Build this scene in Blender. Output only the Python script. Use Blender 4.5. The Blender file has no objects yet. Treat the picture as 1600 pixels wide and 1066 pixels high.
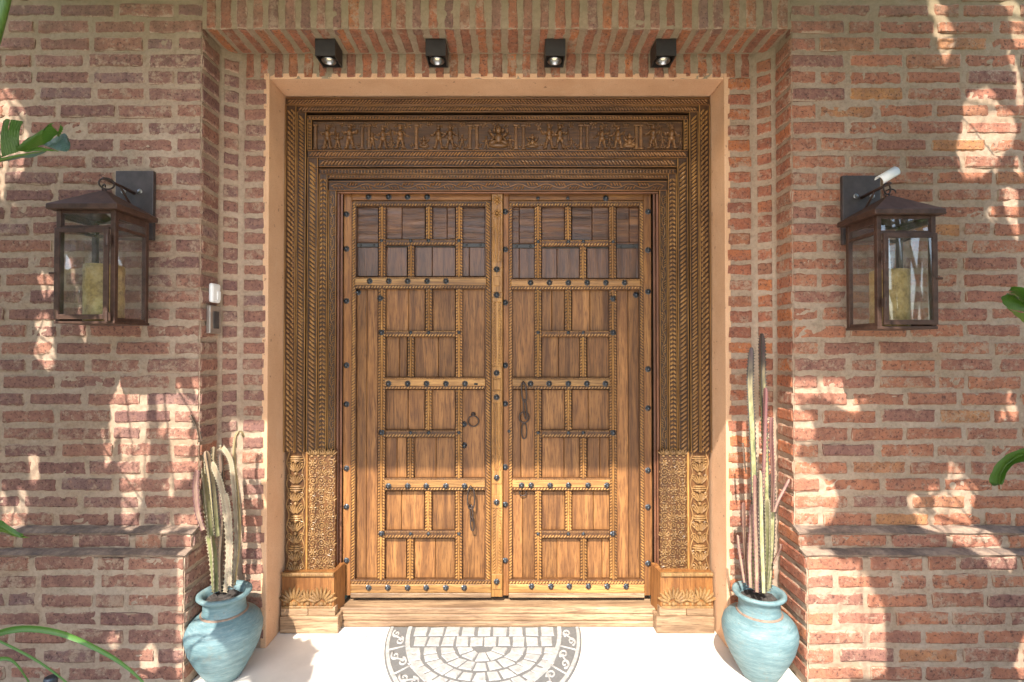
import bpy, math, random
import numpy as np
from mathutils import Vector, Matrix, noise

random.seed(7)
sc = bpy.context.scene
COL = sc.collection

# ------------------------------------------------------------------ camera
CX, CY, CZ, PITCH, FPX = 0.073, -2.38, 1.53, 0.0127, 792.0
cam_d = bpy.data.cameras.new('camera')
cam = bpy.data.objects.new('camera', cam_d)
COL.objects.link(cam)
cam.location = (CX, CY, CZ)
cam.rotation_euler = (math.pi / 2 + PITCH, 0, 0)
cam_d.sensor_fit = 'HORIZONTAL'
cam_d.sensor_width = 36
cam_d.lens = FPX / 1600 * 36
cam_d.clip_start = 0.02
cam_d.clip_end = 500
sc.camera = cam

# ------------------------------------------------------------------ sky, sun, exposure
SUN = Vector((0.21, 1.0, -1.076))            # direction the light travels
SUN_EL = math.atan2(1.076, math.hypot(0.21, 1.0))
world = bpy.data.worlds.new('World')
sc.world = world
world.use_nodes = True
wn = world.node_tree.nodes
sky = wn.new('ShaderNodeTexSky')
sky.sky_type = 'NISHITA'
sky.sun_disc = False
sky.sun_elevation = SUN_EL
sky.sun_rotation = math.pi + math.atan2(0.21, 1.0)
sky.dust_density = 1.5
world.node_tree.links.new(sky.outputs[0], wn['Background'].inputs[0])
wn['Background'].inputs[1].default_value = 0.15
sun_d = bpy.data.lights.new('sun', 'SUN')
sun_d.energy = 3.9
sun_d.angle = math.radians(0.53)
sun_d.color = (1.0, 0.93, 0.83)
sun = bpy.data.objects.new('sun', sun_d)
COL.objects.link(sun)
sun.rotation_euler = SUN.to_track_quat('-Z', 'Y').to_euler()
sun.location = (-1, -5, 6)
vs = sc.view_settings
vs.view_transform = 'Standard'
vs.look = 'None'
vs.exposure = 1.58
vs.gamma = 1.0
vs.use_curve_mapping = False
sc.cycles.max_bounces = 8
sc.cycles.diffuse_bounces = 5
sc.cycles.use_denoising = True


# ------------------------------------------------------------------ helpers
def at(px, py, y):
    """photo pixel -> point on the plane at depth y (metres behind the wall face)"""
    a = (px - 800) / FPX
    b = (533 - py) / FPX
    dy = math.cos(PITCH) - b * math.sin(PITCH)
    dz = math.sin(PITCH) + b * math.cos(PITCH)
    t = (y - CY) / dy
    return Vector((CX + a * t, y, CZ + dz * t))


def AX(px, y, py=533): return at(px, py, y).x
def AZ(py, y): return at(800, py, y).z


def proj(P):
    """world points (n,3) -> photo pixels"""
    P = np.atleast_2d(P)
    x = P[:, 0] - CX; y = P[:, 1] - CY; z = P[:, 2] - CZ
    f = y * math.cos(PITCH) + z * math.sin(PITCH)
    u = -y * math.sin(PITCH) + z * math.cos(PITCH)
    f = np.where(f < 0.05, 0.05, f)
    return 800 + FPX * x / f, 533 - FPX * u / f


class MB:
    def __init__(s):
        s.v = []; s.f = []; s.m = []; s.mi = 0

    def add(s, vs_, fs):
        o = len(s.v)
        s.v.extend([tuple(p) for p in vs_])
        for f in fs:
            s.f.append(tuple(i + o for i in f)); s.m.append(s.mi)

    def box(s, x0, x1, y0, y1, z0, z1, c=0.0):
        if x0 > x1: x0, x1 = x1, x0
        if c <= 0:
            s.add([(x0, y0, z0), (x1, y0, z0), (x1, y1, z0), (x0, y1, z0), (x0, y0, z1), (x1, y0, z1), (x1, y1, z1), (x0, y1, z1)],
                  [(0, 1, 5, 4), (1, 2, 6, 5), (2, 3, 7, 6), (3, 0, 4, 7), (4, 5, 6, 7), (3, 2, 1, 0)])
        else:                                             # front edges chamfered
            s.add([(x0 + c, y0, z0 + c), (x1 - c, y0, z0 + c), (x1 - c, y0, z1 - c), (x0 + c, y0, z1 - c),
                   (x0, y0 + c, z0), (x1, y0 + c, z0), (x1, y0 + c, z1), (x0, y0 + c, z1),
                   (x0, y1, z0), (x1, y1, z0), (x1, y1, z1), (x0, y1, z1)],
                  [(0, 1, 2, 3), (4, 5, 1, 0), (5, 6, 2, 1), (6, 7, 3, 2), (7, 4, 0, 3),
                   (8, 9, 5, 4), (9, 10, 6, 5), (10, 11, 7, 6), (11, 8, 4, 7), (11, 10, 9, 8)])

    def sheet(s, ax, d, a0, a1, z0, z1):
        if ax == 'y': s.add([(a0, d, z0), (a1, d, z0), (a1, d, z1), (a0, d, z1)], [(0, 1, 2, 3)])
        else: s.add([(d, a0, z0), (d, a1, z0), (d, a1, z1), (d, a0, z1)], [(0, 1, 2, 3)])

    def dome(s, c, u, v, n, a, b, h, seg=8, sink=0.25):
        """low raised ellipse: half axes a along u, b along v, height h along n"""
        c = Vector(c); u = Vector(u); v = Vector(v); n = Vector(n)
        pts = []
        for r, hh in ((1.0, -sink), (0.72, 0.72)):
            for k in range(seg):
                t = 2 * math.pi * k / seg
                pts.append(c + u * (a * r * math.cos(t)) + v * (b * r * math.sin(t)) + n * (h * hh))
        pts.append(c + n * h)
        fs = []
        for k in range(seg):
            k2 = (k + 1) % seg
            fs.append((k, k2, seg + k2, seg + k)); fs.append((seg + k, seg + k2, 2 * seg))
        if u.cross(v).dot(n) < 0: fs = [tuple(reversed(f)) for f in fs]
        s.add(pts, fs)

    def tube(s, pts, r, seg=8, closed=False, cap=True):
        pts = [Vector(p) for p in pts]
        n = len(pts)
        rr = r if isinstance(r, (list, tuple)) else [r] * n
        vs_ = []
        prev = None
        for i, p in enumerate(pts):
            if closed: t = pts[(i + 1) % n] - pts[i - 1]
            else: t = pts[min(i + 1, n - 1)] - pts[max(i - 1, 0)]
            t.normalize()
            if prev is None:
                a = Vector((0, 0, 1)) if abs(t.z) < 0.9 else Vector((1, 0, 0))
                u = t.cross(a).normalized()
            else:
                u = (prev - t * prev.dot(t)).normalized()
            prev = u
            w = t.cross(u)
            for k in range(seg):
                an = 2 * math.pi * k / seg
                vs_.append(p + (u * math.cos(an) + w * math.sin(an)) * rr[i])
        fs = []
        for i in range(n if closed else n - 1):
            j = (i + 1) % n
            for k in range(seg):
                k2 = (k + 1) % seg
                fs.append((i * seg + k, i * seg + k2, j * seg + k2, j * seg + k))
        if cap and not closed:
            fs.append(tuple(reversed(range(seg)))); fs.append(tuple(range((n - 1) * seg, n * seg)))
        s.add(vs_, fs)

    def lathe(s, prof, c=(0, 0, 0), seg=32, cap=True):
        c = Vector(c)
        vs_ = []
        for (r, z) in prof:
            for k in range(seg):
                an = 2 * math.pi * k / seg
                vs_.append(c + Vector((r * math.cos(an), r * math.sin(an), z)))
        fs = []
        for i in range(len(prof) - 1):
            for k in range(seg):
                k2 = (k + 1) % seg
                fs.append((i * seg + k, i * seg + k2, (i + 1) * seg + k2, (i + 1) * seg + k))
        if cap:
            fs.append(tuple(reversed(range(seg)))); fs.append(tuple(range((len(prof) - 1) * seg, len(prof) * seg)))
        s.add(vs_, fs)

    def mesh(s, name, mats, off=(0, 0, 0), smooth=False):
        me = bpy.data.meshes.new(name)
        ox, oy, oz = off
        me.from_pydata([(a - ox, b - oy, c - oz) for a, b, c in s.v], [], s.f)
        for m in (mats if isinstance(mats, (list, tuple)) else [mats]): me.materials.append(m)
        me.polygons.foreach_set('material_index', s.m)
        if smooth: me.polygons.foreach_set('use_smooth', [True] * len(s.f))
        me.update()
        return me

    def build(s, name, mats, parent=None, smooth=False, bevel=0, loc=None):
        w = wloc(parent) if parent else Vector((0, 0, 0))
        if loc is not None:
            o = bpy.data.objects.new(name, s.mesh(name, mats, loc, smooth))
            o.location = Vector(loc) - w
        else:
            o = bpy.data.objects.new(name, s.mesh(name, mats, w, smooth))
        COL.objects.link(o)
        if parent: o.parent = parent
        if bevel:
            b = o.modifiers.new('edge', 'BEVEL'); b.width = bevel; b.segments = 2; b.limit_method = 'ANGLE'
        return o


def wloc(o):
    p = Vector((0, 0, 0))
    while o is not None:
        p += o.location; o = o.parent
    return p


def tag(o, label, cat, group=None, kind=None):
    o['label'] = label; o['category'] = cat
    if group: o['group'] = group
    o['kind'] = kind or 'thing'
    return o


def thing(name, loc, label, cat, group=None):
    o = bpy.data.objects.new(name, None)
    COL.objects.link(o); o.location = loc; o.empty_display_size = 0.1
    return tag(o, label, cat, group)


def inst(name, me, parent, loc, rot=None, scale=None):
    o = bpy.data.objects.new(name, me)
    COL.objects.link(o)
    o.parent = parent
    o.location = Vector(loc) - wloc(parent)
    if rot is not None: o.rotation_euler = rot
    if scale is not None: o.scale = scale
    return o


# ------------------------------------------------------------------ materials
class Mat:
    def __init__(s, name):
        s.m = bpy.data.materials.new(name); s.m.use_nodes = True
        s.t = s.m.node_tree; s.n = s.t.nodes
        s.b = s.n['Principled BSDF']

    def new(s, typ, **kw):
        nd = s.n.new(typ)
        for k, v in kw.items():
            if k.startswith('i_'):
                key = k[2:]
                nd.inputs[int(key) if key.isdigit() else key].default_value = v
            else: setattr(nd, k, v)
        return nd

    def link(s, a, b): s.t.links.new(a, b)

    def pos(s, scale=(1, 1, 1), obj=False):
        if obj: src = s.new('ShaderNodeTexCoord').outputs['Object']
        else: src = s.new('ShaderNodeNewGeometry').outputs['Position']
        mp = s.new('ShaderNodeMapping'); s.link(src, mp.inputs[0]); mp.inputs['Scale'].default_value = scale
        return mp.outputs[0]

    def noise(s, vec, scale, detail=4, rough=0.6, dist=0.0):
        nd = s.new('ShaderNodeTexNoise'); s.link(vec, nd.inputs['Vector'])
        nd.inputs['Scale'].default_value = scale; nd.inputs['Detail'].default_value = detail
        nd.inputs['Roughness'].default_value = rough; nd.inputs['Distortion'].default_value = dist
        return nd.outputs['Fac']

    def ramp(s, fac, stops, interp='LINEAR'):
        nd = s.new('ShaderNodeValToRGB'); s.link(fac, nd.inputs[0])
        cr = nd.color_ramp; cr.interpolation = interp
        while len(cr.elements) < len(stops): cr.elements.new(0.5)
        for e, (p, c) in zip(cr.elements, stops):
            e.position = p; e.color = (c, c, c, 1) if isinstance(c, (int, float)) else (*c, 1)
        return nd.outputs[0]

    def mix(s, fac, a, b, mode='MIX'):
        nd = s.new('ShaderNodeMix'); nd.data_type = 'RGBA'; nd.blend_type = mode
        for sock, val in ((nd.inputs[0], fac), (nd.inputs[6], a), (nd.inputs[7], b)):
            if hasattr(val, 'links') or isinstance(val, bpy.types.NodeSocket): s.link(val, sock)
            elif isinstance(val, tuple): sock.default_value = (*val, 1)
            else: sock.default_value = val
        return nd.outputs[2]

    def math(s, op, a, b=0.0, clamp=False):
        nd = s.new('ShaderNodeMath'); nd.operation = op; nd.use_clamp = clamp
        for sock, val in ((nd.inputs[0], a), (nd.inputs[1], b)):
            if isinstance(val, bpy.types.NodeSocket): s.link(val, sock)
            else: sock.default_value = val
        return nd.outputs[0]

    def bump(s, h, strength=0.5, dist=0.002, prev=None):
        nd = s.new('ShaderNodeBump'); s.link(h, nd.inputs['Height'])
        nd.inputs['Strength'].default_value = strength; nd.inputs['Distance'].default_value = dist
        if prev is not None: s.link(prev, nd.inputs['Normal'])
        return nd.outputs[0]

    def out(s, col=None, rough=None, nrm=None, **kw):
        for sock, v in (('Base Color', col), ('Roughness', rough), ('Normal', nrm)):
            if v is None: continue
            if isinstance(v, bpy.types.NodeSocket): s.link(v, s.b.inputs[sock])
            elif isinstance(v, tuple): s.b.inputs[sock].default_value = (*v, 1)
            else: s.b.inputs[sock].default_value = v
        for k, v in kw.items(): s.b.inputs[k.replace('_', ' ')].default_value = v
        return s.m


MORTAR_A, MORTAR_B = (0.31, 0.207, 0.135), (0.45, 0.33, 0.238)


def mortar_mat(name, a=MORTAR_A, b=MORTAR_B, dark=(0.23, 0.19, 0.13)):
    m = Mat(name)
    p = m.pos()
    n1 = m.noise(p, 3.0, 5); n2 = m.noise(p, 60, 5, 0.7); n3 = m.noise(p, 9, 5, 0.7)
    c = m.ramp(n1, [(0.3, a), (0.7, b)])
    n4 = m.noise(p, 1.6, 6, 0.75); n5 = m.noise(p, 26, 6, 0.8)
    c = m.mix(m.ramp(n4, [(0.42, 0.0), (0.62, 0.75)]), c, (0.40, 0.305, 0.23))
    c = m.mix(m.ramp(n5, [(0.30, 0.6), (0.46, 0.0)]), c, (0.20, 0.115, 0.08))
    c = m.mix(m.ramp(n3, [(0.52, 0.0), (0.72, 0.6)]), c, dark)
    c = m.mix(m.ramp(n2, [(0.35, 0.35), (0.58, 0.0)]), c, tuple(x * 0.5 for x in a))
    c = m.mix(m.ramp(n5, [(0.60, 0.0), (0.72, 0.5)]), c, (0.50, 0.41, 0.33))
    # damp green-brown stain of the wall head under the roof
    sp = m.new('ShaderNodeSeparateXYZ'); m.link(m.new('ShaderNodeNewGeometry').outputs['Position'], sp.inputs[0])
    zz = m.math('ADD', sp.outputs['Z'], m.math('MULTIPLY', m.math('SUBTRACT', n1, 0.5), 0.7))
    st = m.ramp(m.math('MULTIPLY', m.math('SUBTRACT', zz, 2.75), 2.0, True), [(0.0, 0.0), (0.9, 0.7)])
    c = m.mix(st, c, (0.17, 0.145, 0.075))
    nb = m.bump(n2, 0.7, 0.0025)
    nb = m.bump(m.noise(p, 220, 3), 0.4, 0.0008, nb)
    return m.out(c, 0.95, nb, Specular_IOR_Level=0.15)


def brick_mat(name, stops, smear=1.0):
    m = Mat(name)
    oi = m.new('ShaderNodeObjectInfo')
    rnd = oi.outputs['Random']
    p = m.pos()
    tone = m.ramp(rnd, stops)
    n1 = m.noise(p, 14, 5, 0.65); n2 = m.noise(p, 75, 6, 0.75); n3 = m.noise(p, 35, 6, 0.7)
    c = m.mix(m.ramp(n1, [(0.34, 0.0), (0.70, 0.62)]), tone, (0.125, 0.062, 0.052))
    c = m.mix(m.ramp(n3, [(0.48, 0.0), (0.70, 0.55)]), c, (0.40, 0.21, 0.14))
    c = m.mix(m.ramp(n2, [(0.38, 0.85), (0.47, 0.0)]), c, (0.075, 0.04, 0.035))
    # mortar smeared over the arrises and in blots on the face
    g = m.new('ShaderNodeTexCoord').outputs['Generated']
    sp = m.new('ShaderNodeSeparateXYZ'); m.link(g, sp.inputs[0])
    ex = m.math('MULTIPLY', m.math('SUBTRACT', 0.5, m.math('ABSOLUTE', m.math('SUBTRACT', sp.outputs['X'], 0.5))), 0.25)
    ez = m.math('MULTIPLY', m.math('SUBTRACT', 0.5, m.math('ABSOLUTE', m.math('SUBTRACT', sp.outputs['Z'], 0.5))), 0.058)
    on = m.new('ShaderNodeSeparateXYZ'); m.link(m.new('ShaderNodeTexCoord').outputs['Normal'], on.inputs[0])
    ex = m.math('ADD', ex, m.math('GREATER_THAN', m.math('ABSOLUTE', on.outputs['X']), 0.8))
    ez = m.math('ADD', ez, m.math('GREATER_THAN', m.math('ABSOLUTE', on.outputs['Z']), 0.8))
    e = m.math('MINIMUM', ex, ez)
    e = m.math('ADD', e, m.math('MULTIPLY', m.math('SUBTRACT', n2, 0.5), 0.024))
    e = m.math('ADD', e, m.math('MULTIPLY', m.math('SUBTRACT', n1, 0.55), 0.034))
    sm = m.ramp(m.math('DIVIDE', e, 0.01), [(0.12 * smear, 1.0), (0.46 * smear, 0.0)])
    fl = m.noise(p, 22, 7, 0.8)
    rr = m.math('FRACT', m.math('MULTIPLY', rnd, 17.3))
    blot = m.ramp(m.math('ADD', fl, m.math('MULTIPLY', rr, 0.12)), [(0.60, 0.0), (0.68, 0.75)])
    mc = m.mix(m.noise(p, 5, 4), MORTAR_A, MORTAR_B)
    c = m.mix(m.math('MAXIMUM', sm, blot), c, mc)
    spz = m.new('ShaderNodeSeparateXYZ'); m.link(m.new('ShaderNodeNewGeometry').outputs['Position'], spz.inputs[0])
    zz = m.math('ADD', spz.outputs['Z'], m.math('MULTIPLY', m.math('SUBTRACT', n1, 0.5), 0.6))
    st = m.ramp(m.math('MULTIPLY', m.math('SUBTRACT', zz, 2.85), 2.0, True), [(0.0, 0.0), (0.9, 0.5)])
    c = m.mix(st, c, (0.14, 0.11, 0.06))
    nb = m.bump(n3, 0.9, 0.007)
    nb = m.bump(n2, 0.9, 0.004, nb)
    return m.out(c, 0.93, nb, Specular_IOR_Level=0.2)


def wood_mat(name, light, mid, dark, axis='Z', rough=0.42, scale=1.0, coat=0.15, gnarl=0.0):
    m = Mat(name)
    st = {'Z': (1, 1, 0.07), 'X': (0.07, 1, 1)}[axis]
    p = m.pos(st)
    pw = m.pos()
    oi = m.new('ShaderNodeObjectInfo').outputs['Random']
    off = m.new('ShaderNodeVectorMath'); off.operation = 'ADD'
    m.link(p, off.inputs[0])
    cmb = m.new('ShaderNodeCombineXYZ'); m.link(m.math('MULTIPLY', oi, 40.0), cmb.inputs[0]); m.link(m.math('MULTIPLY', oi, 27.0), cmb.inputs[2])
    m.link(cmb.outputs[0], off.inputs[1])
    v = off.outputs[0]
    n1 = m.noise(v, 22 * scale, 5, 0.6, 0.6 + gnarl); n2 = m.noise(v, 130 * scale, 4, 0.7, 0.3); n3 = m.noise(pw, 4.5, 4, 0.6)
    c = m.ramp(n1, [(0.28, dark), (0.5, mid), (0.74, light)])
    c = m.mix(m.ramp(n2, [(0.38, 0.8), (0.53, 0.0)]), c, dark)
    n6 = m.noise(v, 9 * scale, 6, 0.7, 0.8)
    c = m.mix(m.ramp(n6, [(0.58, 0.0), (0.70, 0.7)]), c, tuple(x * 0.6 for x in dark))
    c = m.mix(m.ramp(n3, [(0.5, 0.0), (0.75, 0.5)]), c, dark)
    hs = m.new('ShaderNodeHueSaturation'); m.link(c, hs.inputs['Color'])
    m.link(m.math('ADD', m.math('MULTIPLY', oi, 0.4), 0.8), hs.inputs['Value'])
    nb = m.bump(n2, 0.55, 0.0015)
    nb = m.bump(n1, 0.5 + gnarl, 0.003, nb)
    ro = m.math('ADD', m.math('MULTIPLY', n3, 0.25), rough - 0.12)
    m.link(nb, m.b.inputs['Coat Normal'])
    return m.out(hs.outputs[0], ro, nb, Coat_Weight=coat, Coat_Roughness=0.2, Specular_IOR_Level=0.25)


def flat_mat(name, col, rough=0.5, metal=0.0, var=0.25, nscale=30, bump=0.2, bdist=0.001, **kw):
    m = Mat(name)
    p = m.pos()
    n = m.noise(p, nscale, 5, 0.65); n0 = m.noise(p, nscale * 0.15, 3)
    c = m.ramp(n, [(0.3, tuple(x * (1 - var) for x in col)), (0.7, tuple(min(1, x * (1 + var)) for x in col))])
    c = m.mix(m.ramp(n0, [(0.45, 0.0), (0.7, 0.4)]), c, tuple(x * (1 - var) for x in col))
    nb = m.bump(n, bump, bdist)
    return m.out(c, rough, nb, Metallic=metal, **kw)


M = {}
M['mortar'] = mortar_mat('lime_mortar')
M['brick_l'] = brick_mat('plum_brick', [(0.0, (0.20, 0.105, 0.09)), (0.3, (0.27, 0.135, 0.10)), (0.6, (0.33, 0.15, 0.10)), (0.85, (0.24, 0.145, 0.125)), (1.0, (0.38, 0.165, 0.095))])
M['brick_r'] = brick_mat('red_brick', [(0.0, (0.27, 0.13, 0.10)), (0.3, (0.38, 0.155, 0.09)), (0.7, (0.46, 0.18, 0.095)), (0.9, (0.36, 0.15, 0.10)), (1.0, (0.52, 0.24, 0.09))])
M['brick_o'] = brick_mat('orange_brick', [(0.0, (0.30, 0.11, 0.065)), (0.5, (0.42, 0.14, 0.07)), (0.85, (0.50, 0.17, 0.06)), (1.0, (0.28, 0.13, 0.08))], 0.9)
def ledge_mat():
    m = Mat('grimy_ledge_mortar')
    p = m.pos()
    n = m.noise(p, 7, 6, 0.75); n2 = m.noise(p, 60, 5, 0.75)
    c = m.ramp(m.math('ADD', m.math('MULTIPLY', n, 0.75), m.math('MULTIPLY', n2, 0.25)), [(0.36, (0.11, 0.09, 0.078)), (0.48, (0.23, 0.165, 0.125)), (0.60, (0.36, 0.26, 0.19))])
    return m.out(c, 0.9, m.bump(n2, 0.8, 0.005), Specular_IOR_Level=0.2)


M['slate'] = ledge_mat()
def plaster_mat():
    m = Mat('ochre_plaster')
    p = m.pos()
    n = m.noise(p, 2.2, 5, 0.7); n2 = m.noise(p, 190, 3, 0.7); n3 = m.noise(p, 38, 4, 0.5); n4 = m.noise(m.pos((1, 1, 0.4)), 11, 6, 0.75)
    c = m.ramp(n, [(0.3, (0.57, 0.33, 0.185)), (0.7, (0.68, 0.42, 0.255))])
    c = m.mix(m.ramp(n4, [(0.55, 0.0), (0.75, 0.35)]), c, (0.70, 0.50, 0.34))
    c = m.mix(m.ramp(n3, [(0.27, 0.7), (0.33, 0.0)]), c, (0.20, 0.11, 0.06))
    c = m.mix(m.ramp(n2, [(0.36, 0.35), (0.46, 0.0)]), c, (0.33, 0.19, 0.11))
    return m.out(c, 0.92, m.bump(n2, 0.8, 0.002, m.bump(n4, 0.5, 0.006)), Specular_IOR_Level=0.2)


M['plaster'] = plaster_mat()
M['panel'] = wood_mat('brown_door_board', (0.325, 0.154, 0.052), (0.22, 0.097, 0.032), (0.079, 0.032, 0.013), 'Z', 0.45, 1.0, 0.04)
M['gnarl'] = wood_mat('gnarled_door_board', (0.19, 0.085, 0.033), (0.115, 0.047, 0.02), (0.04, 0.016, 0.009), 'X', 0.34, 0.6, 0.4, 2.4)
M['topboard'] = wood_mat('dark_glossy_door_board', (0.19, 0.085, 0.033), (0.12, 0.05, 0.021), (0.045, 0.018, 0.01), 'Z', 0.36, 1.0, 0.35, 0.5)
M['bar_v'] = wood_mat('golden_bar_upright', (0.45, 0.24, 0.072), (0.32, 0.155, 0.043), (0.145, 0.064, 0.02), 'Z', 0.42)
M['bar_h'] = wood_mat('golden_bar_level', (0.47, 0.27, 0.095), (0.335, 0.172, 0.055), (0.15, 0.07, 0.024), 'X', 0.42)
M['stile'] = wood_mat('door_stile_wood', (0.31, 0.145, 0.045), (0.22, 0.093, 0.029), (0.11, 0.043, 0.015), 'Z', 0.42, 1.0, 0.06)
M['stile_h'] = wood_mat('door_rail_wood', (0.31, 0.145, 0.045), (0.22, 0.093, 0.029), (0.11, 0.043, 0.015), 'X', 0.42, 1.0, 0.06)
M['redmould'] = wood_mat('red_brown_moulding', (0.24, 0.10, 0.05), (0.16, 0.065, 0.033), (0.08, 0.035, 0.02), 'Z', 0.36)
M['redmould_h'] = wood_mat('red_brown_moulding_level', (0.26, 0.115, 0.055), (0.18, 0.075, 0.036), (0.09, 0.04, 0.02), 'X', 0.36)
M['fr_shade'] = wood_mat('recess_shade_frame_wood', (0.10, 0.048, 0.02), (0.06, 0.028, 0.012), (0.028, 0.013, 0.007), 'Z', 0.5)  # band grounds darkened: shade between the raised carvings put into the colour
M['fr_shade_h'] = wood_mat('recess_shade_frame_wood_level', (0.10, 0.048, 0.02), (0.06, 0.028, 0.012), (0.028, 0.013, 0.007), 'X', 0.45)
M['carve'] = wood_mat('worn_carving_wood', (0.38, 0.205, 0.062), (0.26, 0.13, 0.038), (0.14, 0.064, 0.02), 'Z', 0.4, 1.0, 0.25)
M['carve_h'] = wood_mat('worn_carving_wood_level', (0.34, 0.165, 0.05), (0.225, 0.10, 0.031), (0.115, 0.05, 0.017), 'X', 0.36, 1.0, 0.3)
M['carve_pale'] = wood_mat('pale_carving_wood', (0.34, 0.20, 0.08), (0.23, 0.13, 0.05), (0.11, 0.058, 0.024), 'Z', 0.42)
M['sill'] = wood_mat('weathered_threshold', (0.44, 0.31, 0.19), (0.29, 0.185, 0.105), (0.11, 0.065, 0.038), 'X', 0.5)
M['frieze'] = wood_mat('frieze_wood', (0.13, 0.06, 0.022), (0.08, 0.035, 0.013), (0.035, 0.016, 0.007), 'X', 0.36, 1.0, 0.3)
M['figure'] = wood_mat('frieze_figure_wood', (0.25, 0.128, 0.048), (0.165, 0.078, 0.029), (0.08, 0.036, 0.014), 'X', 0.34, 1.0, 0.35)
M['groove_shade'] = wood_mat('recess_shade_carving_ground', (0.17, 0.077, 0.026), (0.10, 0.043, 0.015), (0.045, 0.019, 0.008), 'Z', 0.5)  # dark ground colour paints the shade in the gaps under ropes and scrolls
M['iron'] = flat_mat('black_iron', (0.075, 0.085, 0.098), 0.36, 0.75, 0.4, 120, 0.4, 0.001)
M['oldiron'] = flat_mat('brown_iron', (0.07, 0.05, 0.042), 0.5, 0.7, 0.4, 90, 0.4, 0.001)
M['rust'] = flat_mat('rusty_lantern_metal', (0.085, 0.045, 0.032), 0.45, 0.35, 0.45, 26, 0.35, 0.001)
M['plate'] = flat_mat('grey_brown_plate', (0.075, 0.058, 0.054), 0.45, 0.3, 0.35, 14, 0.3, 0.001)
M['blackmetal'] = flat_mat('matt_black_metal', (0.022, 0.019, 0.017), 0.42, 0.0, 0.3, 40, 0.1)
M['silver'] = flat_mat('silver_ring', (0.36, 0.36, 0.37), 0.3, 1.0, 0.1, 50, 0.1)
M['white_plastic'] = flat_mat('white_plastic', (0.80, 0.79, 0.76), 0.35, 0, 0.04, 30, 0.05)
M['steel'] = flat_mat('satin_steel', (0.48, 0.43, 0.38), 0.36, 0.8, 0.12, 40, 0.1)
M['darkscreen'] = flat_mat('dark_keypad', (0.05, 0.045, 0.045), 0.25, 0, 0.15, 40, 0.05)
M['candle'] = None
M['tile'] = flat_mat('cream_floor_tile', (0.68, 0.635, 0.57), 0.34, 0, 0.08, 7, 0.06)
M['grout'] = flat_mat('pale_grout', (0.34, 0.31, 0.27), 0.9, 0, 0.1, 60, 0.2)
M['soil'] = flat_mat('dark_soil', (0.055, 0.045, 0.04), 0.95, 0, 0.5, 40, 1.0, 0.02)
M['lawn'] = flat_mat('lawn', (0.06, 0.09, 0.03), 0.9, 0, 0.5, 6, 0.8, 0.03)
M['roof'] = flat_mat('pale_roof_render', (0.52, 0.46, 0.36), 0.9, 0, 0.1, 20, 0.3)
M['mat_grey'] = flat_mat('grey_mat_ground', (0.125, 0.123, 0.12), 0.85, 0, 0.15, 90, 0.5, 0.001)
M['mat_white'] = flat_mat('chalky_mat_stone', (0.32, 0.31, 0.296), 0.85, 0, 0.30, 45, 0.8, 0.0015)
M['cored'] = flat_mat('dark_core', (0.03, 0.025, 0.02), 0.9)


def candle_mat():
    m = Mat('mottled_candle')
    p = m.pos()
    v = m.new('ShaderNodeTexVoronoi'); m.link(p, v.inputs['Vector']); v.inputs['Scale'].default_value = 55
    n = m.noise(p, 30, 5, 0.7)
    c = m.ramp(n, [(0.3, (0.20, 0.125, 0.04)), (0.5, (0.42, 0.29, 0.10)), (0.75, (0.58, 0.44, 0.21))])
    c = m.mix(m.ramp(v.outputs['Distance'], [(0.1, 0.4), (0.5, 0.0)]), c, (0.22, 0.14, 0.045))
    return m.out(c, 0.6, m.bump(n, 0.6, 0.003))


def glass_mat():
    m = Mat('lantern_glass')
    n = m.noise(m.pos(), 12, 5, 0.7)
    m.b.inputs['Transmission Weight'].default_value = 1.0
    m.b.inputs['IOR'].default_value = 1.05
    tr = m.new('ShaderNodeBsdfTransparent'); tr.inputs[0].default_value = (0.94, 0.945, 0.94, 1)
    gl = m.new('ShaderNodeBsdfGlossy'); gl.inputs['Roughness'].default_value = 0.02
    df = m.new('ShaderNodeBsdfDiffuse'); df.inputs[0].default_value = (0.55, 0.53, 0.50, 1)
    lw = m.new('ShaderNodeLayerWeight')
    fr = m.math('ADD', m.math('MULTIPLY', m.math('POWER', lw.outputs['Facing'], 4.0), 0.6), 0.15)
    mx = m.new('ShaderNodeMixShader'); m.link(fr, mx.inputs[0]); m.link(tr.outputs[0], mx.inputs[1]); m.link(gl.outputs[0], mx.inputs[2])
    m2 = m.new('ShaderNodeMixShader'); m.link(m.ramp(n, [(0.4, 0.01), (0.75, 0.12)]), m2.inputs[0]); m.link(mx.outputs[0], m2.inputs[1]); m.link(df.outputs[0], m2.inputs[2])
    m.link(m2.outputs[0], m.n['Material Output'].inputs[0])
    return m.m


def pot_mat():
    m = Mat('blue_washed_clay')
    p = m.pos((1, 1, 5.5)); pw = m.pos()
    n = m.noise(p, 9, 6, 0.75); n2 = m.noise(pw, 70, 4, 0.7); n3 = m.noise(m.pos((1, 1, 9)), 22, 5, 0.8)
    c = m.ramp(n, [(0.28, (0.062, 0.118, 0.128)), (0.5, (0.108, 0.185, 0.20)), (0.72, (0.19, 0.275, 0.28))])
    c = m.mix(m.ramp(n3, [(0.52, 0.0), (0.70, 0.5)]), c, (0.30, 0.345, 0.33))
    n5 = m.noise(pw, 14, 6, 0.75)
    c = m.mix(m.ramp(n5, [(0.55, 0.0), (0.72, 0.5)]), c, (0.17, 0.16, 0.12))
    c = m.mix(m.ramp(n2, [(0.62, 0.0), (0.72, 0.6)]), c, (0.13, 0.10, 0.06))
    return m.out(c, 0.6, m.bump(n3, 0.4, 0.002))


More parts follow.
